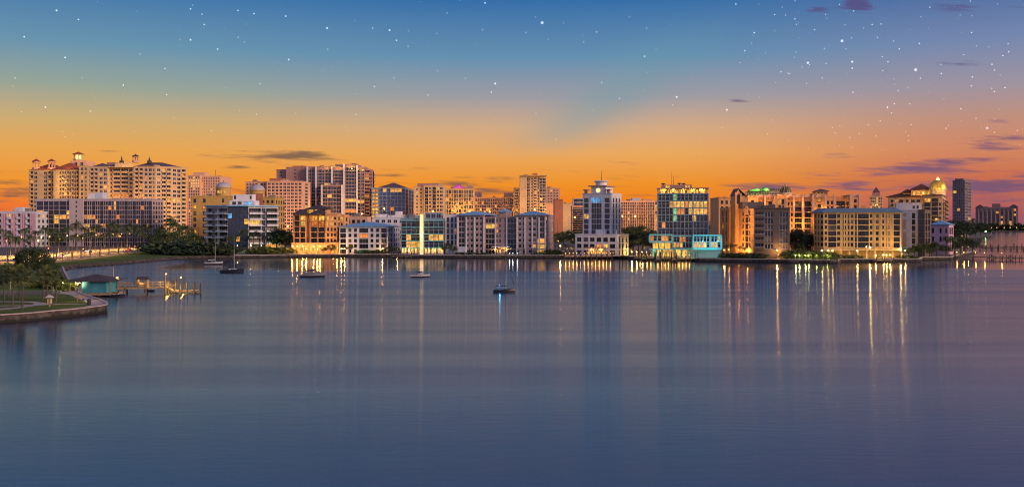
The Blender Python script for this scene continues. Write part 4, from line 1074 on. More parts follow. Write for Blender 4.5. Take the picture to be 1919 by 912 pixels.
# glass cube with lit floors and teal podium
d = 408; b = Bld('glass_building', 'glass cube building with lit yellow floors over a glowing teal podium', 1285, d, STEEL, frame=FR_A); b.trim = STEEL
b.glass = [GL_NAVY, GL[0], GL[2], GL[1]]
q = q4(1232, 1327.5, d, -10, 20); u = (q[1] - q[0]).normalized(); n = Vector((u.y, -u.x))
z1_, z2_ = Z(441, d), Z(363, d)
C8 = '.25. ' + '1.45G .08. ' * 13 + '.25.'
lits_ = {(4, j): LIT_Y for j in range(4, 13)}; lits_.update({(4, 3): LIT_W, (3, 8): LIT_Y, (3, 9): LIT_Y, (3, 10): LIT_W, (3, 11): LIT_Y, (3, 12): LIT_W, (3, 5): LIT_O, (3, 6): LIT_O, (5, 4): LIT_G, (3, 4): LIT_G, (2, 4): LIT_G, (1, 1): LIT_O, (4, 7): LIT_O})
b.face(q[0], q[1], z1_, z2_, 6, C8, 0, .2, lits_, .03)
b.face(q[1], q[2], z1_, z2_, 6, '.25. ' + '1.45G .08. ' * 6, 0, .2); b.face(q[3], q[0], z1_, z2_, 6, '.25. ' + '1.45G .08. ' * 6, 0, .2); b.plain(q[2], q[3], z1_, z2_)
sl = MB()
for k in range(7):
    z_ = z1_ + (z2_ - z1_) * k / 6; sl.bar(q[0] + n * .2 - u * .1, q[1] + n * .2 + u * .1, .5, .3, z_ - .15)
for t_ in (0, .31, .54, .71, 1): c = q[0].lerp(q[1], t_) + n * .34; sl.bar(c - u * .17, c + u * .17, .34, z2_ - z1_, z1_)
b.part('facade_frame', sl, STEEL)
b.deck(q, z2_)
# roof terrace with lit loggia under a thin canopy
tq = inset(q, .02, .98, .12, .9); pent(b, tq, z2_, Z(354, d) - z2_, SAND, '1. 2l ' * 7 + '1.', lits={(0, j): LIT_Y for j in range(7)})
cp = MB(); cp.prism([a + (a - (q[0] + q[2]) / 2).normalized() * .4 for a in q], Z(354, d), Z(352, d)); b.part('roof_canopy', cp, ROSE)
for t_ in (0.005, .25, .5, .75, .995):
    c = q[0].lerp(q[1], t_); cp = MB(); cp.tube([(c.x, c.y + .2, z2_), (c.x, c.y + .2, Z(354, d))], .14, 6); b.part('canopy_post', cp, STEEL)
pent(b, inset(q, .07, .68, .3, .7), Z(352, d), Z(345.5, d) - Z(352, d), ROSE, '2. 2l 3. 1. 3. 2l 1.', lits={(0, 0): LIT_Y, (0, 1): LIT_Y})
dk = MB()
for px, py in ((1243, 343), (1273, 342.5), (1281, 343)):
    c = P(px, d + 9); z_ = Z(py, d); dk.lathe(c, [(.2, Z(346, d)), (.25, z_ - .3), (1.0, z_ + .1), (.9, z_ + .3), (.05, z_)], 10)
for px, top in ((1259, 318), (1262, 328)):
    c = P(px, d + 8); dk.tube([(c.x, c.y, Z(346, d)), (c.x, c.y, Z(top, d))], [.1, .04], 5)
b.part('rooftop_antenna', dk, METAL)
for t_ in (.12, .3, .5, .7, .88):
    c = q[0].lerp(q[1], t_) - n * 1.5; plight(b.root, (c.x, c.y, Z(356, d)), 260, YEL, .2)
# podium boxes
def podbox(a, c, ty, by, dd, cols, lits, D=16, nf=1):
    qq = q4(a, c, dd, -10, D); uu = (qq[1] - qq[0]).normalized(); nn_ = Vector((uu.y, -uu.x))
    b.face(qq[0], qq[1], Z(by, dd), Z(ty, dd), nf, cols, .5, .5, lits, .05); b.plain(qq[1], qq[2], Z(by, dd), Z(ty, dd)); b.plain(qq[3], qq[0], Z(by, dd), Z(ty, dd))
    b.deck(qq, Z(ty, dd) + .02); mb = MB(); mb.face([(p.x, p.y, Z(by, dd)) for p in qq[::-1]]); b.part('soffit', mb, TRIM)
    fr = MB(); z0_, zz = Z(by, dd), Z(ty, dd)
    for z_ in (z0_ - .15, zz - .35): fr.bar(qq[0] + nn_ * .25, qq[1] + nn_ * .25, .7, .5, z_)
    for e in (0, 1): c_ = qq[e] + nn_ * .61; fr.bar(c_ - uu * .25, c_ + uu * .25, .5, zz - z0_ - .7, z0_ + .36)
    b.part('podium_frame', fr, CTEAL)  # cyan lighting of the frame is partly put into its teal paint
podbox(1217, 1260, 439, 454, 400, '.3. 1.8G .1. 1.8G .6. ' + '1.8G .1. ' * 4 + '.3.', {(0, 0): LIT_O, (0, 3): LIT_O, (0, 4): LIT_W})
podbox(1261, 1298, 441, 466, 402, '.3. ' + '1.6G .1. ' * 6 + '.3.', {(1, 2): LIT_O, (1, 3): LIT_O, (0, 0): LIT_W, (0, 1): LIT_W, (0, 2): LIT_Y}, nf=2)
podbox(1299, 1352, 440, 466, 393, '.3. ' + '1.6G .1. ' * 5 + '.7. ' + '1.6G .1. ' * 3 + '.3.', {(0, 0): LIT_O, (0, 1): LIT_Y, (0, 2): LIT_O, (0, 3): LIT_Y, (0, 5): LIT_Y, (0, 6): LIT_W, (1, 7): LIT_W}, nf=2)
qg = q4(1219, 1350, 404, -10, 20); b.boxq(qg, Z(467, 396), 1, '1. 1.6l .6. 1.6l 1. 2l .5. 2l 1.4. 2l 1. 2l 1. 3. 5. 6.', '1.', p=.3, plit=.0, lits={(0, 0): LIT_G, (0, 1): LIT_Y, (0, 2): LIT_Y, (0, 3): LIT_W, (0, 4): LIT_Y, (0, 5): LIT_Y}, roof=False)
b.face(q4(1222, 1258, 405, -10, 4)[0], q4(1222, 1258, 405, -10, 4)[1], Z(467, 400), Z(454, 400), 1, '.4. 2l .5. 2l .5. 2l .4.', 0, .3, {(0, 0): LIT_Y, (0, 1): LIT_Y, (0, 2): LIT_W}, 0)
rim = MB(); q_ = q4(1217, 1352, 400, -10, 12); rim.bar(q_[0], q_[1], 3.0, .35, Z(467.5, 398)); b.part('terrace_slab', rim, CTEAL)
for px, py, pw, c_ in ((1228, 474, 380, (.1, 1., .6)), (1240, 461, 500, YEL), (1250, 461, 400, YEL), (1272, 474, 500, YEL), (1290, 474, 500, YEL), (1310, 473, 700, (.08, 1., .7)), (1330, 473, 700, (.08, .9, 1.)), (1346, 471, 500, (.1, .9, 1.)), (1318, 452, 300, (.1, .9, 1.)), (1346, 452, 300, (.1, .9, 1.))):
    p = P(px, 388 - (px - 1285) * .03); plight(b.root, (p.x, p.y, Z(py, p.y)), pw, c_, .2)
b.done()

# gothic-fronted apartments with grey block
d = 402; b = Bld('church_like_building', 'peach building with gothic gabled tower and narrow buttresses', 1385, d + 8, ORANGE, frame=FR_D)
q = q4(1366, 1389, 425, 0, 18); b.boxq(q, Z(390, 425), 7, '1. .4. .5W .6. .5W 2.4.', '1.', '1. .6W 1. .6W 1.', plit=.05)
q = q4(1378, 1389, 416, 0, 9); zt = Z(366, 416); b.boxq(q, zt, 1, '1. .8. 1.', '1. .6W 1.', '1.', plit=0, roof=False)
q9 = q4(1378, 1400, 416.2, 0, 8); b.boxq(q9, zt, 1, '1.', '1.', '1.', roof=False)
mb = MB(); a, c = q9[0], q9[1]; dv = Vector((0, 9)); mid_ = q[0].lerp(q[1], .5); zr = Z(354, 416)
mb.raw([(q[0].x, q[0].y, zt), (q[1].x, q[1].y, zt), (mid_.x, mid_.y, zr), (q[0].x, q[0].y + 9, zt), (q[1].x, q[1].y + 9, zt), (mid_.x, mid_.y + 9, zr)], [(0, 1, 2), (3, 5, 4)]); b.part('gable', mb, ORANGE)
mb = MB(); mb.raw([(q[0].x - .3, q[0].y - .3, zt - .2), (mid_.x, mid_.y - .3, zr + .25), (mid_.x, mid_.y + 9.3, zr + .25), (q[0].x - .3, q[0].y + 9.3, zt - .2), (c.x + .2, q[1].y - .3, zt - .6), (c.x + .2, q[1].y + 9.3, zt - .6), (P(1399, 416).x, mid_.y - .3, zr - .3), (P(1399, 416).x, mid_.y + 9.3, zr - .3)], [(0, 1, 2, 3), (1, 4, 5, 2)]); b.part('gable_roof', mb, ROOF_P)
mb = MB(); w_ = P(1384, 416); mb.box(w_.x - .7, w_.x + .7, w_.y - .1, w_.y - .01, Z(382, 416), Z(367, 416)); mb.raw([(w_.x - .7, w_.y - .1, Z(367, 416)), (w_.x + .7, w_.y - .1, Z(367, 416)), (w_.x, w_.y - .1, Z(363.5, 416))], [(0, 1, 2)]); b.part('lancet_window', mb, GL[0])
for px in (1379, 1388, 1398):
    c = P(px, 415.8); mb = MB(); mb.box(c.x - .35, c.x + .35, c.y - .4, c.y + .4, zt, Z(360 if px != 1388 else 362, 416)); b.part('pinnacle', mb, ORANGE)
for px, py, dd, pw in ((1355, 450, 452, 4000), (1368, 440, 440, 3000), (1372, 460, 406, 3500), (1383, 452, 402, 2500), (1380, 420, 402, 1500)):
    p = P(px, dd); plight(b.root, (p.x, p.y, Z(py, dd)), pw, WARM, .4)
b.done()
b = Bld('apartment_building', 'plain peach block with corner pinnacles behind the gothic gabled tower', 1362, 470, ORANGE, frame=FR_D)
q = q4(1347, 1377, 470, 0, 20); b.boxq(q, Z(371, 470), 9, '1. 1.1w 1. 1.1w 1.1. 1.1w 1.', '1.', '1.', plit=.06)
for px in (1348, 1359, 1376):
    c = P(px, 469.5); mb = MB(); mb.box(c.x - .6, c.x + .6, c.y, c.y + 1.2, Z(370.5, 470), Z(367.5, 470)); b.part('pinnacle', mb, ORANGE)
b.done()
d = 392; b = Bld('apartment_building', 'dark taupe flat roofed apartment block with glazed bays and lit entry strip', 1450, d, TAUPE, frame=FR_W)
q = q4(1414, 1480, d, -14, 22); zt = Z(391, d); b.rail = ('solid', RAIL); b.bout = 1.0; b.slab = TAUPE
b.glass = [GL_CURT, GL_CURT, GL[1]]
b.boxq(q, zt, 6, '.2. 3.6B .4. 3.6b 2.4. 3.7b .6.', '1.', '1.', g=3.6, p=1.1, plit=.02)
b.done()
b2 = Bld('apartment_building', 'peach flank block with a narrow gabled stair bay left of the dark taupe block', 1402, d + 10, ORANGE, frame=FR_D)
A, C = P(1389, d + 20), q[0] + Vector((-.05, .3)); zf = Z(390, d)
b2.rail = ('bars', RAIL)
b2.face(A, C, GZ, zf, 6, '.8. 1.5w 1. 2.4W .8. 1.3w .9. 1.3w .6.', 3.6, .8, None, .05); b2.plain(A + Vector((0, 14)), A, GZ, zf); b2.plain(C, C + Vector((0, 14)), GZ, zf)
b2.deck([A, C, C + Vector((0, 14)), A + Vector((0, 14))], zf)
c0, c1 = A.lerp(C, .38), A.lerp(C, .66); uu = (C - A).normalized(); nn_ = Vector((uu.y, -uu.x))
gz = Z(388, d); gm = MB(); g0, g1 = c0 + nn_ * .5, c1 + nn_ * .5; gmid = g0.lerp(g1, .5)
gm.raw([(g0.x, g0.y, gz - 3), (g1.x, g1.y, gz - 3), (g1.x, g1.y, gz), (gmid.x, gmid.y, Z(383.5, d)), (g0.x, g0.y, gz)], [(0, 1, 2, 3, 4)])
gm.raw([(g0.x, g0.y, gz), (gmid.x, gmid.y, Z(383.5, d)), (gmid.x, gmid.y + 4, Z(383.5, d)), (g0.x, g0.y + 4, gz), (g1.x, g1.y, gz), (g1.x, g1.y + 4, gz)], [(0, 1, 2, 3), (1, 4, 5, 2)])
b2.part('gable', gm, PEACH)
for py, pw in ((462, 1800), (430, 1800), (405, 1200)):
    p = P(1386, 396); plight(b2.root, (p.x, p.y, Z(py, 396)), pw, WARM, .4, (1, .45, .3), 150)
pq = q4(1392, 1430, d + 12, 0, 8); pent(b2, pq, zf, 2.8, TAUPE); b2.done()

# mediterranean block with dome
d = 500; b = Bld('condominium_building', 'long orange mediterranean building with scalloped parapet and striped dome', 1510, d, ORANGE, frame=FR_D)
b.rail = ('bars', RAIL_D); b.bout = .7; b.slab = PEACH
zt = Z(370, d)
sec = [(1401, 1418, -2, 368, '1. .8w .8.'), (1418, 1450, 0, 371, '.5. 1W .6. 1.4B .6. 1.4B .5.'), (1450, 1474, -3, 367, '1. .6. .8W .3. .8W .8.'), (1474, 1524, 0, 371, '.4. .6w .6. .6w .7. 2.6B .9. 2.4B .7.'), (1524, 1547, -3, 364, '1. .8w 1.'), (1547, 1564, 0, 369, '.5. .7w .6. .7w .5.'), (1564, 1595, 1, 370, '.5. 2.4B .3. .8w .5.'), (1595, 1611, -3, 366, '1. .9w 1.')]
for a, c, o, ty, cs in sec:
    q = q4(a, c, d + o, -8, 22); b.boxq(q, Z(ty, d), 9, cs, '1.', '1.', p=1.6, plit=.05)
sc_ = MB()
for px in (1426, 1442, 1480, 1496, 1514, 1459, 1535, 1603):
    c = P(px, d - 1 - (px - 1500) * .03 - 2); r = 1.7
    vs = [(c.x + r * math.cos(math.pi * k / 8), c.y, Z(369, d) - .3 + r * math.sin(math.pi * k / 8)) for k in range(9)]; sc_.raw(vs + [(x_, y_ + .5, z_) for x_, y_, z_ in vs], [tuple(range(9))] + [(k + 1, k, 9 + k, 10 + k) for k in range(8)])
b.part('parapet_scallop', sc_, PEACH)
pin = MB()
for px in (1419, 1434, 1450, 1474, 1488, 1505, 1524, 1547, 1564, 1595, 1611):
    c = P(px, d - 4 - (px - 1500) * .03); pin.box(c.x - .5, c.x + .5, c.y - .1, c.y + .9, Z(400, d), Z(366.5, d)); pin.lathe((c.x, c.y + .4), [(.6, Z(366.5, d)), (.35, Z(365.5, d)), (.03, Z(364, d))], 6)
b.part('pilaster', pin, PEACH)
c = P(1472, d + 8); r = 11.5 * d / F
mb = MB(); mb.lathe(c, [(r * 1.6, Z(368, d)), (r * 1.6, Z(365, d)), (r * 1.75, Z(364.5, d)), (r * 1.1, Z(362.5, d)), (r * 1.02, Z(360, d))], 24, 0, False); b.part('dome_base', mb, SAND)
DOMED = mat('dome_dark', (0.06, 0.055, 0.06), 0.5, .1)
mb = MB(); zb_, zz_ = Z(361, d), Z(347.5, d); mb.lathe(c, [(r * math.cos(a), zb_ + (zz_ - zb_) * math.sin(a)) for a in [math.pi / 2 * i / 8 for i in range(8)]] + [(.03, zz_)], 24); b.part('dome', mb, DOMED)
rb = MB()
for k in range(12):
    a0 = 2 * math.pi * k / 12
    rb.tube([(c.x + r * 1.01 * math.cos(a) * math.cos(a0), c.y + r * 1.01 * math.cos(a) * math.sin(a0), zb_ + (zz_ - zb_) * 1.01 * math.sin(a)) for a in [math.pi / 2 * i / 6 for i in range(7)]], .16, 4)
b.part('dome_rib', rb, GOLD)
mb = MB(); mb.lathe(c, [(.7, zz_ - .1), (.5, zz_ + .6), (.6, zz_ + .9), (.2, zz_ + 1.4), (.02, Z(343, d))], 8); b.part('finial', mb, SAND)
tq = q4(1529, 1552, d + 4, -8, 9); pent(b, tq, Z(366, d), Z(358, d) - Z(366, d), ORANGE, '.6. .8w .5. .8w .5. .8w .6.'); b.hip(tq, Z(358, d), Z(353, d) - Z(358, d), .8, ROOF_P)
q = q4(1611, 1622, d + 4, -8, 12); b.boxq(q, Z(386, d), 7, '1. .6s 1.', '1.')
for px, py, pw in ((1466, 363, 700), (1480, 363, 700), (1426, 378, 500), (1408, 372, 900), (1495, 425, 2600), (1512, 420, 2600), (1545, 395, 1500), (1580, 392, 1500), (1440, 385, 900), (1500, 385, 900)):
    p = P(px, d - 6); plight(b.root, (p.x, p.y, Z(py, d)), pw, WARM, .4)
b.done()
# green lit rotunda block behind
d = 760; b = Bld('hotel', 'distant white block with green floodlit roof domes behind the mediterranean building', 1432, d, SAND)
q = q4(1402, 1462, d, -8, 22); b.boxq(q, Z(359, d), 16, '.5. .9w ' * 12 + '.5.', '1.', plit=.1)
GREENR = mat('roof_green_lit', (0.25, 0.45, 0.2), .5)  # green of the lighting is put into the dome colour
for px, py, r in ((1418, 352, 3.0), (1434, 350.5, 3.6), (1408, 356, 2.6)):
    c = P(px, d - 2); zb_ = Z(358, d); zz_ = Z(py, d); mb = MB(); mb.lathe(c, [(r, zb_), (r, zb_ + .8), (r * .9, zb_ + (zz_ - zb_) * .55), (r * .5, zb_ + (zz_ - zb_) * .85), (.05, zz_)], 14); b.part('dome', mb, GREENR)
    plight(b.root, (c.x, c.y - 5, zb_ + 1), 900, (.35, 1., .1), .4)
pent(b, q4(1440, 1462, d + 5, -8, 10), Z(359, d), Z(351, d) - Z(359, d), MAUVE, '.5. .9w ' * 5 + '.5.'); b.done()

# tan condominium with flat blue hip roof
d = 402; b = Bld('condominium_building', 'long tan six storey condominium with flat blue roof behind bright shore lamps', 1606, d, TAN, frame=FR_D); b.trim = TAN
q = q4(1544, 1688, d - 4, -16, 20); zt = Z(398, d - 10); b.rail = ('bars', RAIL_D)
b.boxq(q, zt, 6, '.3. .8w .5. 3.0b .3. 1.1w 1.1. 1.1w .7. 2.0w .6. 5.0b .4. .9w .9. 1.4w .9. 1w .9. 1.1w .9. 2.8b .3.', '1. 1w 1. 1w 1.', '1.', g=4.2, p=.3, plit=.02, lits={(4, 9): LIT_O}, roof=False)
A = P(1525, d + 3); b.face(A, q[0], GZ, zt, 6, '.7. .9w .9. .9w .9. 1.3w .6.', 4.2, .3, None, .03)
bk = A + Vector((6, 17)); b.plain(bk, A, GZ, zt)
c = (A + q[1] + q[2] + q[3]) / 4
e = [a_ + (a_ - c).normalized() * 1.2 for a_ in (A, q[0], q[1], q[2], q[3], bk)]
inn = [a_.lerp(c, .16) for a_ in e]
mb = MB(); nn = len(e); zf = zt + .3; zr = Z(389.5, d - 10)
mb.prism(e, zt, zf); mb.raw([(a_.x, a_.y, zf + .005) for a_ in e] + [(a_.x, a_.y, zr) for a_ in inn], [(k, (k + 1) % nn, nn + (k + 1) % nn, nn + k) for k in range(nn)] + [tuple(range(nn, 2 * nn))]); b.part('roof', mb, mat('roof_slate_blue', (0.13, 0.21, 0.30), .5, .12))
u = (q[1] - q[0]).normalized(); n = Vector((u.y, -u.x)); pl = MB()
for t_ in (.0, .27, .345, .44, .67, .755, .835, .90, 1.0):
    c = q[0].lerp(q[1], t_) + n * .12; pl.bar(c - u * .22, c + u * .22, .36, zt - GZ - .2, GZ)
b.part('pilaster', pl, SAND)
gp = MB()
for t_ in [k / 9 for k in range(10)]:
    c = q[0].lerp(q[1], t_) + n * 2.6; gp.bar(c - u * .3, c + u * .3, .6, 3.2, GZ)
gp.bar(q[0] + n * 1.6, q[1] + n * 1.6, 3.4, .4, GZ + 3.21); b.part('carport', gp, SAND)
b.done()
# white and taupe pair at its right end
d = 412; b = Bld('apartment_building', 'white and taupe block with tall arched niches at the right end of the tan condominium', 1715, d, WHITE, frame=FR_D)
q = q4(1687.5, 1720, d + 2, -30, 14); zt = Z(394, d - 8); b.boxq(q, zt, 6, '1.4. 1. 2.2. 1.4W 1.', '1.', g=2.5, plit=.03)
u = (q[1] - q[0]).normalized(); n = Vector((u.y, -u.x)); mb = MB(); c = q[0].lerp(q[1], .25) + n * .06
for (y0, y1) in ((462, 434), (429, 410), (406, 398)):
    r = .65; zz0, zz1 = Z(y0, d), Z(y1, d); vs = [c - u * r, c + u * r]
    pts = [(vs[0].x, vs[0].y, zz0), (vs[1].x, vs[1].y, zz0)] + [(c.x + u.x * r * math.cos(math.pi * k / 8), c.y + u.y * r * math.cos(math.pi * k / 8), zz1 - r + r * math.sin(math.pi * k / 8)) for k in range(9)]
    mb.raw(pts, [tuple(range(len(pts)))])
b.part('arched_niche', mb, SAND)
b.wm, keep = TAUPE, b.w; b.w = MB(); q2 = q4(1720, 1733, q[1].y - .8, -30, 14, pc=1744); b.slab = TAUPE; b.rail = ('glass', RAIL_D); b.bout = .5
b.boxq(q2, zt, 6, '.4. 3.6b .3.', '.6. 1.4b .8. 1.4b .6.', g=2.5, plit=.03); b.w.build('side_wall', TAUPE, b.root); b.w = keep; b.wm = WHITE; b.done()
d = 440; b = Bld('house', 'small pink block with blue hip roof right of the white and taupe block', 1768, d, PINK, frame=FR_D)
q = q4(1743, 1778, d, -34, 12); b.boxq(q, Z(421.5, d - 6), 3, '.8. .9w 2.4. .9w 1.6. .7w .8.', '.5. 1.4W .4. 1.4W .5.', plit=.03, roof=False, g=1.0); b.hip(q, Z(421.5, d - 6), 2.0, .7, ROOF_B); b.done()

# tower with golden dome and tile roofs
d = 520; b = Bld('condominium_tower', 'tiered tower with floodlit golden dome and brown tiled roofs', 1720, d, SAND, frame=FR_D)
b.rail = ('bars', RAIL_D); b.bout = 1.4; yw = -26
q = q4(1664, 1730, d + 14, yw, 22); zt = Z(368, d); b.boxq(q, zt, 12, '.8. .8w .7. .5w .6. 1.2w .7. .8w .8. 1w .7. 1w .8.', '1.', plit=.06, p=1.2, roof=False)
q1 = q4(1730, 1766, d - 12, yw, 18, pc=1773); b.boxq(q1, zt, 12, '.4. 2.2B .4. 2.2B .4. .8w .4.', '.4. 2.4B .5. 2.4B .4.', plit=.05, p=1.2, roof=False)
rt = mat('roof_brown_tile', (0.16, 0.06, 0.04), .8, .25, 1.0)
b.hip(q, zt, 3.2, 1.2, rt); mb = MB(); cq = (q1[0] + q1[2]) / 2; mb.prism([a + (a - cq).normalized() * 1.6 for a in q1], zt + .01, zt + .5); b.part('eave', mb, rt)
u4 = q4(1707, 1745, d + 6, yw, 16); pent(b, u4, zt + .5, Z(356, d) - zt - .5, SAND, '.5. 1W .6. 1W .6. 1W .6. 1W .5.', plit=.7); b.hip(u4, Z(356, d), Z(343, d) - Z(356, d), 1.4, rt)
u5 = q4(1691, 1709, d + 14, yw, 12); pent(b, u5, zt + .5, Z(360, d) - zt - .5, SAND, '.5. 1W .6. 1W .5.', plit=.5); b.hip(u5, Z(360, d), Z(352, d) - Z(360, d), 1.2, rt)
c = P(1757.5, d - 2); r = 15 * d / F; zb_, zz_ = Z(355, d), Z(337.5, d)
mb = MB(); mb.lathe(c, [(r * .95, zt + .4), (r * .95, zb_ - .5), (r * 1.1, zb_ - .4), (r * 1.1, zb_), (r, zb_ + .05)], 20, 0, False); b.part('drum', mb, SAND)
mb = MB(); n_ = 32
prof = [(r * math.cos(a) ** .8, zb_ + (zz_ - zb_) * math.sin(a)) for a in [math.pi / 2 * i / 9 for i in range(9)]] + [(.3, zz_)]
vs = []
for (rr_, z_) in prof:
    for k in range(n_): a = 2 * math.pi * k / n_; k_ = rr_ * (1 + .035 * (k % 2)); vs.append((c.x + k_ * math.cos(a), c.y + k_ * math.sin(a), z_))
mb.raw(vs, [(i * n_ + k, i * n_ + (k + 1) % n_, (i + 1) * n_ + (k + 1) % n_, (i + 1) * n_ + k) for i in range(len(prof) - 1) for k in range(n_)], 0, True); b.part('dome', mb, GOLD)
mb = MB(); mb.lathe(c, [(.9, zz_ - .1), (.9, zz_ + .5), (.5, zz_ + .6), (.55, zz_ + 1.1), (.05, Z(332, d))], 10); b.part('finial', mb, LANT)
for px, py, pw, dy in ((1712, 362, 600, -2), (1728, 362, 700, -2), (1742, 362, 700, -12), (1757, 357, 1300, -13), (1768, 357, 900, -10), (1750, 353, 800, -12)):
    p = P(px, d + dy); plight(b.root, (p.x, p.y, Z(py, d)), pw, YEL if py < 360 else WARM, .3)
q = q4(1679, 1727, d - 20, yw + 4, 10); b.w2 = b.w; b.w = MB(); b.boxq(q, Z(380, d - 26), 9, '3. 3. .8w .6. .8w 1.', '1.', p=1.0, roof=False); b.w.face([(a.x, a.y, Z(380, d - 26) - .1) for a in q]); b.w.build('lower_wing', LILAC, b.root); b.w = b.w2
b.done()
d = 900; b = Bld('apartment_tower', 'small distant stepped tower left of the golden dome tower', 1642, d, SAND); q = q4(1630, 1654, d, -20, 14); b.boxq(q, Z(368, d), 14, '.5. .9w ' * 6 + '.5.', '1.', plit=.08)
pent(b, inset(q, .2, .8, .1, .9), Z(368, d), 4, ROSE); b.hip(inset(q, .25, .75, .1, .9), Z(368, d) + 4, 5, .6, ROOF_P); b.done()
# lone dark tower
d = 1000; b = Bld('residential_tower', 'lone dark slender tower with a red beacon on the right', 1800, d, DUSK); b.glass = [GL[0], GL[1], GL_CURT]
q = q4(1785, 1808, d, -34, 16, pc=1820); b.boxq(q, Z(339, d), 19, '.4. 1.6W .5. 1.2W .5. 1.6W .4.', '.3. 1.8W .4. 1.8W .3.', plit=.03)
pent(b, inset(q, .15, .85, .1, .8), Z(339, d), 2.4, DUSK); mb = MB(); c = (q[0] + q[2]) / 2; mb.sphere((c.x, c.y, Z(334.5, d)), .6); mb.tube([(c.x, c.y, Z(338, d)), (c.x, c.y, Z(335, d))], .15, 5); b.part('beacon', mb, glow('beacon_red', (1, .05, .05), 5)); b.done()
# broad block across the far water
d = 2080; b = Bld('hotel', 'broad dark hotel with vertical fins across the far water at the right edge', 1872, d, DUSK, frame=FR_D)
q = q4(1832, 1908, d, -20, 40); zt = Z(388, d - 30); b.boxq(q, zt, 9, '1.6. 2.2W .7. ' * 9 + '1.6.', '1.', plit=.06, p=3)
for a, c in ((0, .16), (.84, 1)): b.hip(inset(q, a, c), zt, 6, 1, ROOF_D)
pent(b, inset(q, .4, .58, .2, .6), zt, 8, DUSK); fn = MB(); u = (q[1] - q[0]).normalized(); n = Vector((u.y, -u.x))
for k in range(10): c = q[0].lerp(q[1], (.03 + k * .104)) + n * .6; fn.bar(c - u * 1.2, c + u * 1.2, 1.2, zt - GZ - 8, GZ)
b.part('fin', fn, ROSE); b.done()
# ------------------------------------------------------------------ vegetation
def leafmat(name, c, var=.5):
    m = bpy.data.materials.new(name); m.use_nodes = True
    N = NT(m.node_tree); b = m.node_tree.nodes['Principled BSDF']
    tc = N.n('ShaderNodeTexCoord').outputs['Object']; oi = N.n('ShaderNodeObjectInfo').outputs['Random']
    n1 = N.noise(tc, 1.1, 3.0, .6)
    k = N.m('MULTIPLY', N.smooth(n1, .3, .7, 1 - var, 1 + var), N.m('ADD', .75, N.m('MULTIPLY', oi, .5)))
    m.node_tree.links.new(N.mix(1.0, (*c, 1), N.comb(k, k, N.m('MULTIPLY', k, .9)), 'MULTIPLY'), b.inputs['Base Color'])
    b.inputs['Roughness'].default_value = .6; b.inputs['Specular IOR Level'].default_value = .3
    return m
LEAF = leafmat('leaf_green', (.050, .085, .026)); LEAFD = leafmat('leaf_dark', (.030, .055, .022)); PALM = leafmat('palm_green', (.055, .085, .030)); LEAFY = leafmat('leaf_yellow_green', (.10, .12, .03))
PALMF = leafmat('fan_palm_green', (.09, .12, .05)); BARK = mat('bark', (.13, .10, .075), .9, .3, 1.5); PBARK = mat('palm_bark', (.10, .082, .066), .9, .3, 2.0)
def frond_palm(seed, H0=9.0, nf=17, fl=2.9):
    r = random.Random(seed); tr = MB(); cr = MB()
    lean = r.uniform(-.6, .6); ly = r.uniform(-.5, .5)
    pts = [(lean * t * t, ly * t * t, H0 * .86 * t) for t in (0, .2, .45, .7, 1)]
    tr.tube(pts, [.26, .2, .17, .15, .16], 7)
    top = Vector(pts[-1]); tr.tube([top - Vector((0, 0, .05)), top + Vector((0, 0, .8))], [.15, .09], 6)
    for i in range(nf):
        az = 2 * math.pi * i / nf + r.uniform(-.25, .25); up = r.uniform(-.25, 1.15); L = fl * r.uniform(.8, 1.15)
        h = Vector((math.cos(az), math.sin(az), 0)); side = Vector((-math.sin(az), math.cos(az), 0))
        seg = 7; p = top + Vector((0, 0, .6)); ang = up; prev = p
        for k in range(seg):
            dr = h * math.cos(ang) + Vector((0, 0, math.sin(ang))); nx = prev + dr * (L / seg); t = (k + .5) / seg
            w = fl * .30 * math.sin(math.pi * min(.97, .12 + t * .85)) ** .7
            for sg in (-1, 1):
                for q_ in (0.0, .5):
                    a = prev.lerp(nx, q_); b = prev.lerp(nx, q_ + .34)
                    tip = a.lerp(b, .5) + side * sg * w + dr * w * .55 - Vector((0, 0, w * r.uniform(.25, .7)))
                    cr.face([a, b, tip])
            prev = nx; ang -= r.uniform(.22, .36)
    return tr, cr
def fan_palm(seed, H0=7.0, nf=52):
    r = random.Random(seed); tr = MB(); cr = MB()
    lean = r.uniform(-.5, .5)
    pts = [(lean * t * t, 0, H0 * .8 * t) for t in (0, .15, .5, .8, 1)]
    tr.tube(pts, [.22, .16, .14, .14, .17], 8)
    for k in range(16):                               # boot stubs under the crown
        a = r.uniform(0, 6.28); z = H0 * .8 * r.uniform(.72, 1.0); c = Vector((lean * (z / H0 / .8) ** 2, 0, z)); hh = Vector((math.cos(a), math.sin(a), .9))
        tr.tube([c, c + hh * .38], [.06, .03], 4)
    top = Vector(pts[-1])
    for i in range(nf):
        az = r.uniform(0, 6.28); el = math.asin(r.uniform(-.97, 1.0)); dr = Vector((math.cos(az) * math.cos(el), math.sin(az) * math.cos(el), math.sin(el)))
        L = r.uniform(.7, 1.35); c = top + Vector((0, 0, .1)) + dr * L
        side = dr.cross(Vector((0, 0, 1)));  side = side.normalized() if side.length > .05 else Vector((1, 0, 0)); up = side.cross(dr)
        cr.tube([top, c], [.025, .02], 3, cap=False)
        nb = 10
        for k in range(nb):
            a = -1.5 + 3.0 * k / (nb - 1); e = dr * math.cos(a) + side * math.sin(a); Lb = 1.05 * r.uniform(.85, 1.15) * (1 - .12 * abs(a))
            tip = c + e * Lb - Vector((0, 0, .28 * Lb * r.uniform(.6, 1.6))) + up * .05
            s_ = (side * math.cos(a) - dr * math.sin(a)) * .085
            cr.face([c, c + e * Lb * .55 + s_, tip, c + e * Lb * .55 - s_])
    return tr, cr
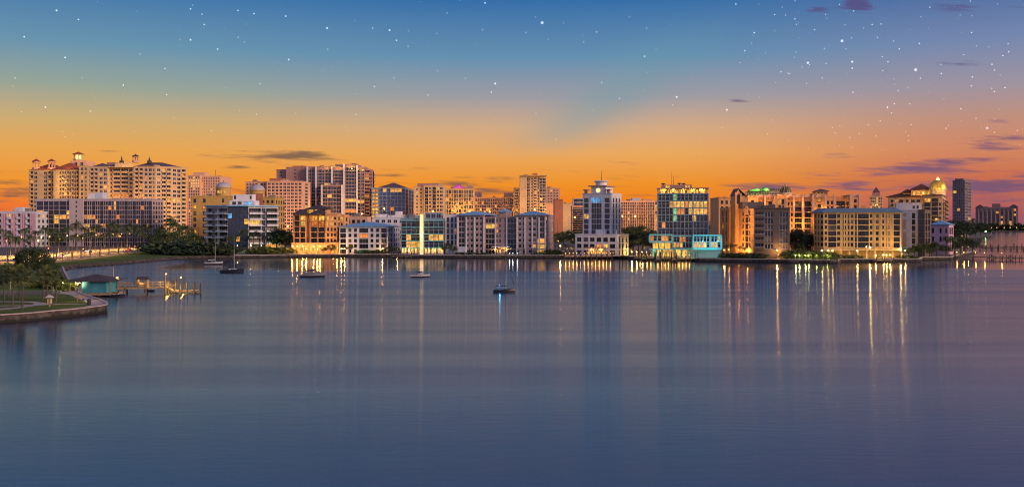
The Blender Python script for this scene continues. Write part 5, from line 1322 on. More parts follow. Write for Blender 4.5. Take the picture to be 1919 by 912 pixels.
def leaf(cr, p, s, r):
    a = Vector((r.gauss(0, 1), r.gauss(0, 1), r.gauss(0, 1))).normalized(); b = a.cross(Vector((r.gauss(0, 1), r.gauss(0, 1), r.gauss(0, 1)))).normalized()
    cr.face([p - a * s, p + b * s * .55, p + a * s, p - b * s * .55])
def broad_tree(seed, H0=9.0, W=4.2, clumps=22, per=75, low=.32):
    r = random.Random(seed); tr = MB(); cr = MB()
    tr.tube([(0, 0, 0), (.1, .05, H0 * .18), (.05, 0, H0 * .38)], [.32, .24, .2], 7)
    for i in range(clumps):
        a = r.uniform(0, 6.28); e = r.uniform(-.5, 1.0); rad = W * (r.uniform(.25, 1.0) ** .6)
        c = Vector((rad * math.cos(a) * math.sqrt(max(0, 1 - e * e * .8)), rad * math.sin(a) * math.sqrt(max(0, 1 - e * e * .8)), H0 * (low + .33) + e * H0 * .30))
        if i < 8: tr.tube([(.05, 0, H0 * .36), Vector((0, 0, H0 * .45)).lerp(c, .5), c], [.15, .1, .03], 5)
        cs = W * r.uniform(.24, .40)
        for k in range(per):
            v = Vector((r.gauss(0, 1), r.gauss(0, 1), r.gauss(0, .75))); v = v.normalized() * cs * r.uniform(.4, 1.05)
            leaf(cr, c + v, r.uniform(.16, .34) * W / 4.2, r)
    return tr, cr
def shrub(seed, W=1.6, Hh=1.5, n=420):
    r = random.Random(seed); tr = MB(); cr = MB()
    for k in range(5):
        a = 6.28 * k / 5; tr.tube([(0, 0, 0), (W * .4 * math.cos(a), W * .4 * math.sin(a), Hh * .6)], [.06, .02], 4)
    for k in range(n):
        v = Vector((r.gauss(0, 1), r.gauss(0, 1), r.gauss(0, 1))).normalized() * r.uniform(.55, 1.0) ** .5
        lump = 1 + .22 * math.sin(3 * math.atan2(v.y, v.x) + seed) * math.sin(4 * v.z + seed)
        leaf(cr, Vector((v.x * W * lump, v.y * W * lump, max(.05, Hh * .5 + v.z * Hh * .55 * lump))), r.uniform(.12, .26), r)
    return tr, cr
def cypress(seed, Hh=3.2):
    r = random.Random(seed); tr = MB(); cr = MB(); tr.tube([(0, 0, 0), (0, 0, Hh * .5)], [.1, .05], 5)
    for k in range(420):
        t = r.uniform(.04, 1); rad = .62 * (1 - t) ** .7 * (.75 + .25 * math.sin(t * 20 + seed)) + .04; a = r.uniform(0, 6.28); q_ = rad * r.uniform(.6, 1) ** .5
        leaf(cr, Vector((q_ * math.cos(a), q_ * math.sin(a), Hh * t)), r.uniform(.1, .2), r)
    return tr, cr
KINDS = {}
def reg(kind, gens, h0, bark, leafm):
    KINDS[kind] = ([(g[0].mesh('trunk', [bark]), g[1].mesh('crown', [leafm])) for g in gens], h0)
reg('palm', [frond_palm(s) for s in (1, 2, 3, 4)], 9.6, PBARK, PALM)
reg('sabal', [fan_palm(s) for s in (11, 12, 13)], 7.2, PBARK, PALMF)
reg('tree', [broad_tree(s) for s in (21, 22, 23, 24)], 9.0, BARK, LEAF)
reg('dark', [broad_tree(s, clumps=30, per=80, low=.25) for s in (31, 32, 33)], 9.0, BARK, LEAFD)
reg('shrub', [shrub(s) for s in (41, 42, 43)], 1.6, BARK, LEAF)
reg('dshrub', [shrub(s) for s in (44, 45)], 1.6, BARK, LEAFD)
reg('yshrub', [shrub(s) for s in (46, 47)], 1.6, BARK, LEAFY)
reg('cypress', [cypress(s) for s in (51, 52)], 3.2, BARK, LEAFD)
NAMES = {'palm': 'palm_tree', 'sabal': 'fan_palm', 'tree': 'broadleaf_tree', 'dark': 'broadleaf_tree', 'shrub': 'shrub', 'dshrub': 'shrub', 'yshrub': 'shrub', 'cypress': 'cypress_shrub'}
CATS = {'palm': 'palm', 'sabal': 'palm', 'tree': 'tree', 'dark': 'tree', 'shrub': 'shrub', 'dshrub': 'shrub', 'yshrub': 'shrub', 'cypress': 'shrub'}
tri = random.Random(99)
def plant(kind, px, d, hm, label, group, wide=1.0):
    var, h0 = KINDS[kind]; tm, cm = var[tri.randrange(len(var))]
    p = P(px, d); o = thing(NAMES[kind], label, CATS[kind], (p.x, p.y, GZ), group)
    k = hm / h0; o.scale = (k * wide, k * wide, k); o.rotation_euler = (0, 0, tri.uniform(0, 6.28))
    link('trunk', tm, o); link('crown', cm, o)
    return o
def row(kind, desc, where, group, items, wide=1.0):
    items = sorted(items); n = len(items)
    for i, it in enumerate(items):
        px, d, hp = it[:3]; w = it[3] if len(it) > 3 else wide
        plant(kind, px, d, hp * d / F, f'{nth(i, n)} {desc} {where}'.replace('single ', ''), group, w)
# palms of the park point
row('sabal', 'fan palm', 'on the lawn of the park point', 'fan palms on the park point',
    [(24, 162, 72), (42, 156.6, 75), (36, 176.6, 66), (81, 175, 66), (88, 183, 60), (97, 164, 64), (105, 170.5, 60), (8, 170, 64), (-8, 163, 70), (16, 186, 60)], .95)
row('dark', 'dark leafy tree', 'clustered behind the park palms', 'dark trees behind the park palms', [(53, 228, 68, .75), (73, 236, 62, .8), (94, 230, 48, .7)])
row('palm', 'slim palm', 'along the near edge of the bay road', 'palms along the bay road',
    [(15, 340, 56), (31, 345, 52), (36, 352, 50), (58, 352, 54), (101, 371, 50), (106, 376, 46), (117, 378, 48), (135, 384, 50), (152, 392, 48), (169, 402, 50), (187, 412, 46), (204, 438, 50), (222, 456, 46), (239, 470, 48), (258, 492, 40), (270, 510, 36)])
row('palm', 'palm', 'beyond the bay road', 'palms on the far side of the bay road',
    [(-2, 440, 52), (20, 452, 46), (44, 455, 52), (64, 462, 44), (84, 470, 50), (97, 480, 46), (112, 490, 42), (128, 500, 48), (142, 515, 56), (160, 525, 46), (176, 536, 44), (190, 548, 46), (205, 556, 52), (220, 565, 46), (236, 574, 48), (252, 580, 44), (266, 585, 46), (278, 588, 42)])
row('tree', 'tree', 'in the dark grove by the bank lawn', 'grove at the end of the bank lawn',
    [(290, 520, 38), (312, 500, 36, 1.3), (334, 490, 40, 1.3), (352, 500, 36, 1.2), (366, 492, 30, 1.2), (298, 482, 28, 1.2)])
row('palm', 'tall palm', 'rising out of the dark grove', 'palms of the dark grove', [(300, 510, 48), (318, 516, 66), (326, 508, 56), (338, 520, 52), (349, 512, 50), (306, 500, 42), (360, 516, 44)])
row('dshrub', 'rounded mangrove bush', 'along the shore below the grove', 'mangroves below the grove', [(300, 452, 22, 1.8), (322, 446, 26, 1.9), (345, 440, 22, 1.9), (366, 438, 24, 2.0), (388, 434, 24, 1.9), (408, 431, 22, 1.8), (425, 431, 15, 1.7), (334, 430, 12, 2.2), (358, 428, 13, 2.2), (380, 427, 13, 2.0), (292, 440, 14, 1.6), (286, 470, 18, 1.5)])
row('palm', 'palm', 'before the blue glass condominium', 'palms before the blue glass condominium', [(433, 470, 32), (442, 480, 34), (454, 488, 44), (463, 478, 34), (474, 486, 40), (486, 480, 36), (497, 474, 34), (424, 480, 30)])
row('dark', 'dark tree', 'between the blue glass and tan condominiums', 'dark trees beside the tan condominium', [(518, 470, 44), (534, 464, 48, 1.1), (545, 470, 34)])
row('yshrub', 'floodlit yellow green shrub', 'below the dark trees by the sea wall', 'floodlit shrubs by the sea wall', [(478, 446, 12, 1.6), (494, 446, 14, 1.6), (510, 446, 13, 1.7), (526, 447, 13, 1.7), (540, 448, 11, 1.6)])
row('tree', 'small round tree', 'on the promenade before the white blue roofed condominium', 'small trees on the promenade', [(607, 441, 13), (620, 441, 19, 1.1), (655, 443, 18), (728, 442, 15, 1.3), (741, 441, 14, 1.3), (835, 429, 22, 1.2), (849, 433, 17)])
row('dshrub', 'clipped dark shrub', 'against the white blue roofed condominium', 'clipped shrubs of the white condominium', [(680, 444, 8, 1.8), (692, 444, 8, 1.8), (703, 444, 7, 2.0), (714, 444, 8, 1.8)])
row('cypress', 'small cypress', 'planted along the front of the mauve condominium', 'cypresses before the mauve condominium', [(880, 430.5, 13), (894.5, 430.2, 13), (931, 429.5, 11), (948, 429.2, 11), (970.5, 428.6, 13), (982.5, 428.4, 13), (997, 428, 13)])
row('dshrub', 'low hedge bush', 'along the sea wall lawn of the mauve condominium', 'hedge before the mauve condominium', [(862, 429, 6, 1.5), (872, 429, 6, 1.8), (888, 429, 6, 1.8), (910, 428, 6, 2.0), (1010, 427.5, 6, 2.0), (1030, 428, 11, 1.4), (1040, 428, 10, 1.4)])
row('tree', 'lamplit tree', 'behind the lane left of the clock tower building', 'lamplit trees left of the clock tower', [(1042, 560, 26, 1.2), (1056, 600, 28, 1.2), (1070, 580, 30, 1.1), (1086, 610, 28, 1.1), (1078, 520, 24)])
row('palm', 'dark palm', 'close to the left foot of the clock tower building', 'palms at the clock tower foot', [(1055, 446, 34), (1065, 440, 40), (1073, 436, 44), (1047, 460, 30), (1060, 432, 22)])
row('tree', 'lamplit tree', 'in the gap between clock tower and glass cube', 'lamplit trees between the towers', [(1172, 620, 32, 1.2), (1186, 640, 36, 1.2), (1201, 650, 34, 1.2), (1216, 620, 30, 1.2), (1228, 600, 26), (1180, 540, 28, 1.1)])
row('dark', 'dark tree', 'in the gap left of the teal podium', 'dark trees left of the teal podium', [(1186, 480, 34, 1.2), (1204, 470, 40, 1.3), (1220, 460, 34, 1.1), (1176, 450, 26)])
row('palm', 'floodlit palm', 'left of the teal podium', 'floodlit palms left of the teal podium', [(1187, 424, 32), (1196, 420, 36), (1206, 418, 38), (1213, 414, 32)])
row('palm', 'palm', 'between the teal podium and the gothic building', 'palms right of the teal podium', [(1361, 404, 24), (1369, 400, 28), (1378, 398, 26), (1386, 396, 24), (1394, 396, 22)])
row('dshrub', 'dark shrub', 'on the quay below the gothic building', 'dark shrubs on the quay', [(1360, 390, 10, 1.6), (1376, 389, 10, 1.7), (1392, 388, 11, 1.6), (1408, 386, 11, 1.8), (1422, 386, 10, 1.7)])
row('dark', 'big dark tree', 'between the taupe block and the tan condominium', 'big dark trees beside the tan condominium', [(1490, 420, 48, .9), (1504, 430, 52, .9), (1516, 424, 42, .8), (1497, 404, 30, .9)])
row('palm', 'palm', 'crowning the dark trees beside the tan condominium', 'palms beside the tan condominium', [(1494, 412, 52), (1510, 408, 40)])
row('yshrub', 'lamplit low bush', 'on the shore left of the tan condominium', 'lamplit bushes on the shore', [(1484, 381, 16, 1.4), (1495, 380, 14, 1.6), (1507, 379, 15, 1.6), (1520, 378, 14, 1.6), (1533, 377, 13, 1.6), (1546, 376, 12, 1.7), (1559, 376, 12, 1.7), (1500, 386, 18, 1.5), (1524, 386, 15, 1.6), (1548, 385, 13, 1.6)])
row('dshrub', 'clipped shrub', 'on the lawn before the tan condominium', 'clipped shrubs before the tan condominium', [(1590, 387, 7, 1.8), (1604, 387, 7, 2.0), (1692, 388, 7, 1.8), (1703, 388, 7, 1.8)])
row('tree', 'round bush like tree', 'at the foot of the white and taupe block', 'round trees at the white and taupe block', [(1702, 398, 19, 1.3), (1714, 402, 20, 1.3), (1728, 400, 26, 1.2), (1742, 412, 26, 1.2), (1756, 412, 26, 1.2), (1746, 406, 16, 1.2)])
row('palm', 'tall palm', 'on the point before the small pink block', 'palms on the right point', [(1775, 409, 40), (1780, 413, 36), (1789, 424, 38), (1800, 436, 38), (1806, 446, 34)])
row('dark', 'dense dark tree', 'massed on the tip of the right point', 'dense trees on the right point', [(1790, 444, 26, 1.2), (1808, 452, 30, 1.4), (1822, 462, 28, 1.4), (1772, 428, 20, 1.2)])
row('dark', 'distant tree', 'along the shore below the lone dark tower', 'trees below the lone dark tower', [(1782, 700, 40, 1.3), (1795, 760, 40, 1.4), (1806, 800, 34, 1.3), (1786, 900, 36, 1.4), (1812, 930, 26, 1.3), (1838, 1180, 24, 1.5), (1828, 1100, 24, 1.4), (1848, 1200, 18, 1.4), (1818, 1000, 28, 1.4)])
# massed wood on the far shores
def wood(name, a, c, d0, d1, zmax, n, label, seed, m):
    r = random.Random(seed); mb = MB(); base = [r.uniform(.55, 1) for _ in range(40)]
    for k in range(n):
        px = r.uniform(a, c); d = r.uniform(d0, d1); i = (px - a) / (c - a) * 38; h = zmax * (base[int(i)] * (1 - i % 1) + base[int(i) + 1] * (i % 1))
        p = P(px, d); leaf(mb, Vector((p.x, p.y, GZ + h * r.uniform(.02, 1) ** .8)), r.uniform(.8, 1.8) * d0 / 1400, r)
    return tag(mb.build(name, m), label, 'wood', kind='stuff')
wood('far_wood', 1826, 1990, 1985, 2020, 17, 9000, 'dark wood along the far right shore below the hotel', 5, LEAFD)
wood('distant_wood', 1040, 1830, 1500, 1560, 24, 12000, 'distant wood glimpsed between the waterfront buildings', 6, LEAFD)

# ------------------------------------------------------------------ lamps
POLE = mat('lamp_pole', (.10, .10, .10), .5, .1)
lamp_cache = {}
def lamp(name, px, d, h, gm, power, c, label, group, r=.26, down=False, z0=GZ):
    p = P(px, d); o = thing(name, label, 'lamp', (p.x, p.y, z0), group)
    mb = MB(); mb.lathe((0, 0), [(.16, 0), (.16, .3), (.07, .4), (.055, h - r * .8), (.12, h - r * .7)], 8); me = mb.mesh('pole', [POLE]); link('pole', me, o)
    mb = MB(); mb.sphere((0, 0, h), r, 12, 8); link('globe', mb.mesh('globe', [gm]), o)
    mb = MB(); mb.lathe((0, 0), [(r * .75, h + r * .72), (r * .4, h + r * 1.15), (.02, h + r * 1.3)], 10); link('cap', mb.mesh('cap', [POLE]), o)
    if power: 
        if h >= 5 or down: plight(o, (p.x, p.y - .3, z0 + h - .2), power, c, .25, (0, 0, -1), 160)
        else: plight(o, (p.x, p.y - .5, z0 + h - .1), power, c, .25, None)
    return o
def lamps(desc, where, group, items, h=4.2, gm=None, power=900, c=WARM, r=.26):
    items = sorted(items); n = len(items)
    for i, it in enumerate(items):
        px, d = it[:2]; pw = it[2] if len(it) > 2 else power; hh = it[3] if len(it) > 3 else h
        lamp('street_lamp', px, d, hh, gm or GLOBE, pw, c, f'{nth(i, n)} {desc} {where}'.replace('single ', ''), group, r)
lamps('street lamp', 'along the bay road', 'street lamps of the bay road', [(20, 400), (62, 415), (93, 425), (126, 445), (146, 462), (180, 490), (212, 520), (243, 545), (268, 565), (-20, 385), (40, 408), (78, 420), (110, 434), (196, 505), (228, 532)], 8.5, GLOBE, 30000, WARM, .3)
lamps('street lamp', 'on the near verge of the bay road', 'street lamps on the near verge', [(12, 345), (72, 358), (112, 380), (155, 400), (190, 430), (225, 466)], 8.0, GLOBE, 12000, WARM, .28)
lamps('warm lamp', 'glowing behind the dark grove', 'lamps behind the grove', [(288, 552, 3000), (330, 545, 2500), (372, 530, 2500), (310, 470, 1500)], 5, GLOBE, 2500, WARM, .35)
lamps('garden lamp', 'before the blue glass condominium', 'lamps before the blue glass condominium', [(445, 497, 1500), (470, 500, 1600), (490, 496, 1300), (513, 456, 700), (524, 458, 700)], 2.8, GLOBE_Y, 1300, (.85, 1, .2), .25)
lamps('promenade lamp', 'before the tan hip roofed condominium', 'promenade lamps before the tan condominium', [(548, 446), (557, 446), (567, 446), (574, 445, 700, 2.4), (588, 446), (595, 445, 600, 2.2), (600, 446), (626, 446), (632, 446, 700, 3.0)], 3.6, GLOBE, 800, WARM, .22)
lamps('promenade lamp', 'before the white blue roofed condominium', 'promenade lamps before the white condominium', [(640, 445), (646, 445), (717, 446), (745, 444, 900)], 2.6, GLOBE, 700, WARM, .22)
lamps('low white lamp', 'on the sea wall before the mauve condominium', 'white lamps before the mauve condominium', [(955, 426.5), (961, 426.5), (970, 426.5)], 1.0, GLOBE_W, 40, (.8, .9, 1), .16)
lamps('bright flaring lamp', 'between the mauve condominium and clock tower', 'lamp left of the clock tower', [(1050, 436, 1300)], 4.0, GLOBE, 1800, WARM, .4)
lamps('street lamp', 'in the lamplit lane left of the clock tower', 'lane lamps left of the clock tower', [(1046, 505), (1060, 545), (1074, 560), (1089, 540), (1087, 575)], 5, GLOBE, 3500, WARM, .35)
lamps('street lamp', 'in the lane between clock tower and glass cube', 'lane lamps between the towers', [(1167, 560), (1173, 545), (1178, 530), (1184, 545), (1190, 560), (1196, 590), (1212, 560), (1224, 540)], 6, GLOBE, 4500, WARM, .4)
lamps('garden lamp', 'under the floodlit palms left of the teal podium', 'lamps under the floodlit palms', [(1184, 428), (1193, 426), (1203, 424), (1212, 421)], 1.6, GLOBE_Y, 700, YEL, .2)
lamps('wall lamp post', 'at the lit entry strip of the taupe block', 'lamp at the taupe block entry', [(1456, 388.5, 1500)], 3.4, GLOBE, 900, WARM, .2)
lamps('quay lamp', 'between the teal podium and the gothic building', 'quay lamps by the gothic building', [(1357, 402, 900), (1366, 412, 900), (1384, 408, 900), (1400, 400, 700)], 3, GLOBE, 800, WARM, .18)
lamps('shore lamp', 'among the lamplit bushes on the shore', 'shore lamps among the bushes', [(1491, 375.5), (1498, 375.2), (1509, 374.6), (1515, 374.4), (1530, 374), (1550, 373), (1516, 377), (1542, 376)], 1.7, GLOBE_Y, 230, (.9, .95, .25), .2)
lamps('bright lamp', 'on the lawn before the tan condominium', 'lamps before the tan condominium', [(1540, 389), (1552, 388), (1560, 388), (1606, 386, 700), (1630, 384, 2600, 4.6), (1641, 385, 400, 1.4), (1655, 385, 500, 1.6), (1661, 384, 500, 1.6), (1668, 384, 500, 1.6), (1687, 387, 1900, 4.2), (1696, 390, 700)], 3.2, GLOBE, 1000, YEL, .26)
lamps('flaring yellow lamp', 'above the trees right of the small pink block', 'lamp on the right point', [(1803, 470, 3000)], 8.0, GLOBE_Y, 2000, YEL, .4)
lamps('shore lamp', 'below the flaring yellow lamp on the point', 'small lamps of the right point', [(1804, 520, 900), (1814, 530, 900)], 1.5, GLOBE, 900, WARM, .25)
lamps('distant green lamp', 'at the end of the far spit', 'green lamp of the far spit', [(1847, 1170, 6000)], 5.0, glow('lamp_globe_green', (.35, 1, .25), 20), 5000, (.4, 1, .3), .7)
lamps('distant street lamp', 'on the far shore before the broad dark hotel', 'lamps of the far shore', [(1836, 1930), (1848, 1950), (1858, 1960), (1868, 1965), (1882, 1975), (1893, 1980), (1905, 1985), (1917, 1990)], 7, GLOBE, 7000, (1, .40, .1), .8)
# street light washing up the walls of the rear rows: hidden lamps added for the warm city glow
WASH = mat('added_lamp_housing', (.06, .06, .06), .5)
def wash(px, d, py, power, c=WARM):
    p = P(px, d); z_ = Z(py, d)
    o = min(ROOTS, key=lambda r: abs(r[0] - px) + (abs(r[1] - d) * .5 if r[1] > d - 5 else 500))[2]; l = o.location
    mb = MB(); mb.box(p.x - .5, p.x + .5, p.y - .2, p.y + .2, z_ - .5, z_ - .2); mb.tube([(p.x, p.y, GZ), (p.x, p.y, z_ - .51)], [.14, .09], 6); mb.build('added_wash_lamp', WASH, o)  # housing and pole added to carry the unseen wash lamp
    plight(o, (p.x, p.y + .1, z_ + .5), power, c, .5)
WL = sorted([(180, 640, 392, 4500), (210, 640, 395, 4500), (240, 640, 395, 4500), (270, 636, 398, 4500), (298, 634, 430, 4500), (322, 632, 425, 6000), (345, 640, 420, 6000), (75, 745, 390, 4500), (120, 745, 385, 6000), (158, 740, 380, 4500),
    (365, 950, 400, 11200), (395, 955, 400, 11200), (372, 548, 425, 2450), (480, 740, 405, 6300), (510, 745, 425, 6300), (545, 745, 425, 8400), (560, 745, 400, 5600), (590, 790, 395, 6300), (650, 790, 400, 6300), (685, 800, 390, 8400), (702, 790, 390, 6300), (770, 780, 395, 6300), (800, 770, 395, 8400), (825, 770, 390, 6300),
    (850, 850, 390, 7000), (880, 850, 398, 7000), (915, 850, 396, 7000), (950, 850, 396, 7000), (980, 835, 390, 7000), (1005, 835, 392, 7000), (1030, 850, 395, 7000), (1045, 780, 410, 4900), (1066, 1080, 405, 9800), (1082, 960, 408, 8400), (1175, 870, 405, 9800), (1200, 870, 405, 9800), (1222, 870, 405, 9800), (1642, 880, 385, 6300), (1690, 512, 392, 1750), (1745, 480, 412, 2100), (1760, 485, 405, 2100)])
for px, d, py, pw in WL: wash(px, d, py, pw)
# ------------------------------------------------------------------ docks, pier and boathouse
WOOD = mat('dock_timber', (.30, .22, .13), .85, .25, 1.2); PILE = mat('piling_timber', (.075, .06, .05), .9, .3, 1.5)
TEALW = mat('boathouse_teal', (.05, .26, .34), .6, .12, .8); NAVY = mat('canvas_navy', (.02, .022, .04), .8, .2, 1.0)
def dock(name, label, path, width, z, pil_gap=3.0, pile_top=1.2, rail=False, group=None, planks=True, mt=None):
    """deck carried on pilings along a polyline of ground points"""
    o = thing(name, label, 'dock', (path[0].x, path[0].y, 0), group)
    dk = MB()
    for a, b in zip(path[:-1], path[1:]):
        L = (b - a).length; u = (b - a) / L; n = Vector((u.y, -u.x)); k = max(1, int(L / .6))
        for i in range(k):
            p0, p1 = a + u * (L * i / k + .02), a + u * (L * (i + 1) / k - .02)
            dk.bar(p0, p1, width, .09, z - .09)
        for s_ in (-1, 1): dk.bar(a + n * s_ * width * .45, b + n * s_ * width * .45, .16, .28, z - .38)
    dk.build('deck', mt or WOOD, o, org=o.location)
    for a, b in zip(path[:-1], path[1:]):
        L = (b - a).length; u = (b - a) / L; n = Vector((u.y, -u.x)); k = max(1, int(L / pil_gap))
        for i in range(k + 1):
            for s_ in (-1, 1):
                c = a + u * (L * i / k) + n * s_ * (width * .5 + .16); tp = z + pile_top * rr.uniform(.6, 1.2)
                mb = MB(); mb.tube([(c.x, c.y, -1.0), (c.x + rr.uniform(-.05, .05), c.y, tp), (c.x, c.y, tp + .12)], [.17, .16, .05], 7); mb.build('piling', PILE, o, org=o.location)
        if rail:
            for s_ in (-1, 1):
                rl = MB()
                for zz in (.45, .95): rl.bar(a + n * s_ * width * .47, b + n * s_ * width * .47, .07, .09, z + zz)
                rl.build('rail', WOOD, o, org=o.location)
                m_ = max(2, int(L / 1.3))
                for i in range(m_ + 1):
                    c = a + u * (L * i / m_) + n * s_ * width * .47; pb = MB(); pb.box(c.x - .05, c.x + .05, c.y - .05, c.y + .05, z + .001, z + 1.1); pb.build('post', WOOD, o, org=o.location)
    return o
# left pier
pier = dock('pier', 'lamplit timber pier with railings running out from the teal boathouse', [P(198, 206), P(312, 209)], 2.6, 1.5, 4.0, -.3, True)
fl = thing('floating_dock', 'low timber float with ramp at the end of the pier', 'dock', (*P(340, 209.5), 0))
mb = MB(); a, c = P(320, 209.5), P(376, 210.5); k = 16
for i in range(k): mb.bar(a.lerp(c, i / k) + Vector((.02, 0)), a.lerp(c, (i + 1) / k) - Vector((.02, 0)), 2.2, .3, .3)
mb.build('deck', WOOD, fl, org=fl.location)
mb = MB(); g0, g1 = P(311.5, 209), P(326, 209.6)
mb.raw([(g0.x, g0.y - .7, 1.46), (g1.x, g1.y - .7, .66), (g1.x, g1.y + .7, .66), (g0.x, g0.y + .7, 1.46), (g0.x, g0.y - .7, 1.34), (g1.x, g1.y - .7, .54), (g1.x, g1.y + .7, .54), (g0.x, g0.y + .7, 1.34)], [(0, 1, 2, 3), (4, 7, 6, 5), (0, 4, 5, 1), (2, 6, 7, 3)])
for s_ in (-.7, .7):
    mb.tube([(g0.x, g0.y + s_, 2.4), (g1.x, g1.y + s_, 1.6)], .04, 5)
    for t_ in (0, .5, 1): p = g0.lerp(g1, t_); mb.tube([(p.x, p.y + s_, 1.4 - .8 * t_), (p.x, p.y + s_, 2.4 - .8 * t_)], .035, 5)
mb.build('ramp', WOOD, fl, org=fl.location)
mpile = [(316, 208, 528), (319, 210.5, 523), (324.5, 212, 526), (329, 210, 524), (330.5, 212.5, 523), (337, 207.8, 524), (345.5, 212, 529), (351, 208.3, 528), (363.5, 209, 529), (366.5, 212, 531), (376, 209.5, 530), (309, 207, 521)]
for i, (px, d, ty) in enumerate(sorted(mpile)):
    p = P(px, d); o = MB(); o.tube([(p.x, p.y, -1), (p.x, p.y, Z(ty, d)), (p.x, p.y, Z(ty, d) + .12)], [.17, .16, .05], 8); x = o.build('mooring_pile', PILE, org=(p.x, p.y, 0)); x.location = (p.x, p.y, 0)
    tag(x, f'{nth(i, len(mpile))} timber mooring pile around the floating dock', 'piling', 'mooring piles at the pier end')
# boathouse
d = 200; hut = thing('boathouse', 'teal boathouse with dark hip roof at the foot of the pier', 'boathouse', (*P(170, d), 0))
x0, x1 = P(153, d).x, P(198, d).x; zb, ze, za = .75, Z(527, d), Z(515, d)
mb = MB(); k = 22
for i in range(k): xa = x0 + (x1 - x0) * i / k; mb.box(xa + .015, xa + (x1 - x0) / k - .015, d, d + .12, zb, ze)
mb.box(x0, x1, d + .13, d + 6, zb, ze); mb.build('wall', TEALW, hut, org=hut.location)
e = [Vector((P(129, d).x, d - 1.2)), Vector((P(209, d).x, d - 1.2)), Vector((P(209, d).x, d + 7.2)), Vector((P(129, d).x, d + 7.2))]
cx_, cy_ = P(169, d).x, d + 3
mb = MB(); vs = [(a.x, a.y, ze + .12) for a in e] + [(cx_ - .5, cy_, za), (cx_ + .5, cy_, za)]
mb.raw(vs, [(0, 1, 5, 4), (1, 2, 5), (2, 3, 4, 5), (3, 0, 4)]); mb.prism(e, ze - .02, ze + .115); mb.build('roof', ROOF_D, hut, org=hut.location)
for px in (131, 141, 152, 207):
    p = P(px, d - .8); mb = MB(); mb.box(p.x - .08, p.x + .08, p.y, p.y + .16, .3, ze - .03); mb.build('porch_post', WOOD, hut, org=hut.location)
mb = MB(); mb.box(P(138, d).x, P(210, d).x, d - 1.0, d + 7, .35, .74); mb.build('deck', WOOD, hut, org=hut.location)
for px, dd in ((140, .5), (165, -.9), (185, -.9), (205, -.9), (208, 6)):
    p = P(px, d + dd); mb = MB(); mb.tube([(p.x, p.y, -1), (p.x, p.y, .4)], .16, 7); mb.build('piling', PILE, hut, org=hut.location)
mb = MB(); p = P(147, d - .5); mb.box(p.x - .35, p.x + .35, p.y, p.y + .1, ze - .4, ze - .25); mb.build('porch_light', GLOBE_Y, hut, org=hut.location); plight(hut, (p.x, p.y - .4, ze - .6), 420, (1, .85, .35), .2)
p = P(136, d + 2); plight(hut, (p.x, p.y, ze - .6), 260, (.95, .9, .3), .2)
# kiosk on the pier
d = 208; ks = thing('pier_kiosk', 'small roofed kiosk standing on the pier', 'kiosk', (*P(268, d), 1.5)); a, c = P(257.5, d), P(278, d)
for x_ in (a.x + .2, c.x - .2):
    mb = MB(); mb.box(x_ - .16, x_ + .16, d - .6, d + .6, 1.51, Z(523, d)); mb.build('post', WOOD, ks)
mb = MB(); mb.box(a.x + .4, c.x - .4, d - .3, d + .5, 1.51, 2.3); mb.build('counter', SAND, ks)
mb = MB(); zr = Z(523, d); vs = [(a.x - .2, d - 1, zr), (c.x + .2, d - 1, zr), (c.x + .2, d + 1, zr), (a.x - .2, d + 1, zr), (a.x + .1, d, Z(518, d)), (c.x - .1, d, Z(518, d))]
mb.raw(vs, [(0, 1, 5, 4), (1, 2, 5), (2, 3, 4, 5), (3, 0, 4), (0, 3, 2, 1)]); mb.build('roof', ROOF_D, ks); plight(ks, (P(266, d).x, d - .9, zr - .4), 160, YEL, .15)
for i, (px, dd, h_, z_) in enumerate(((220, 205.2, 2.2, 1.5), (311, 207.6, 2.8, 1.5), (339, 208.7, 2.9, .6))):
    lamp('pier_lamp', px, dd, h_, GLOBE, 1800, YEL, ['globe lamp nearest the boathouse on the pier', 'globe lamp where the pier meets the ramp', 'globe lamp on the floating dock'][i], 'globe lamps of the pier', .2, True, z0=z_)
mb = MB(); p = P(212.5, 207.6); mb.tube([(0, 0, 0), (0, 0, Z(499, 207.6) - 1.5)], [.06, .03], 6); fp = mb.build('flagpole', RAIL); fp.location = (p.x, p.y, 1.5); tag(fp, 'bare white flagpole beside the teal boathouse', 'flagpole')
# things on the park point
p = P(93, G(574)); ki = thing('information_kiosk', 'small park shelter with pale shingled roof on the lawn', 'kiosk', (p.x, p.y, GZ))
mb = MB(); mb.box(-.12, .12, -.12, .12, 0, 1.5)
mb.build('post', WOOD, ki, org=(0, 0, 0)); mb = MB(); mb.box(-.35, .35, -.1, .1, .5, 1.3); mb.build('board', SAND, ki, org=(0, 0, 0))
mb = MB(); mb.raw([(-.6, -.5, 1.5), (.6, -.5, 1.5), (.6, .5, 1.5), (-.6, .5, 1.5), (-.15, 0, 1.95), (.15, 0, 1.95)], [(0, 1, 5, 4), (1, 2, 5), (2, 3, 4, 5), (3, 0, 4), (0, 3, 2, 1)]); mb.build('roof', CONC, ki, org=(0, 0, 0))
p = P(167, G(571)); tb = thing('trash_bin', 'dark round litter bin at the walkway bend', 'bin', (p.x, p.y, GZ)); mb = MB(); mb.lathe((0, 0), [(.26, 0), (.3, .1), (.3, .85), (.02, .85)], 12); mb.build('body', NAVY, tb, org=(0, 0, 0)); mb = MB(); mb.lathe((0, 0), [(.33, .86), (.33, .95), (.15, 1.1), (.02, 1.12)], 12); mb.build('lid', METAL, tb, org=(0, 0, 0))
p = P(149, G(563)); bn = thing('park_bench', 'small pale bench beside the walkway lamp', 'bench', (p.x, p.y, GZ))
for k_ in range(3): mb = MB(); mb.box(-.8, .8, -.25 + k_ * .17, -.11 + k_ * .17, .42, .46); mb.build('seat_slat', WOOD, bn, org=(0, 0, 0))
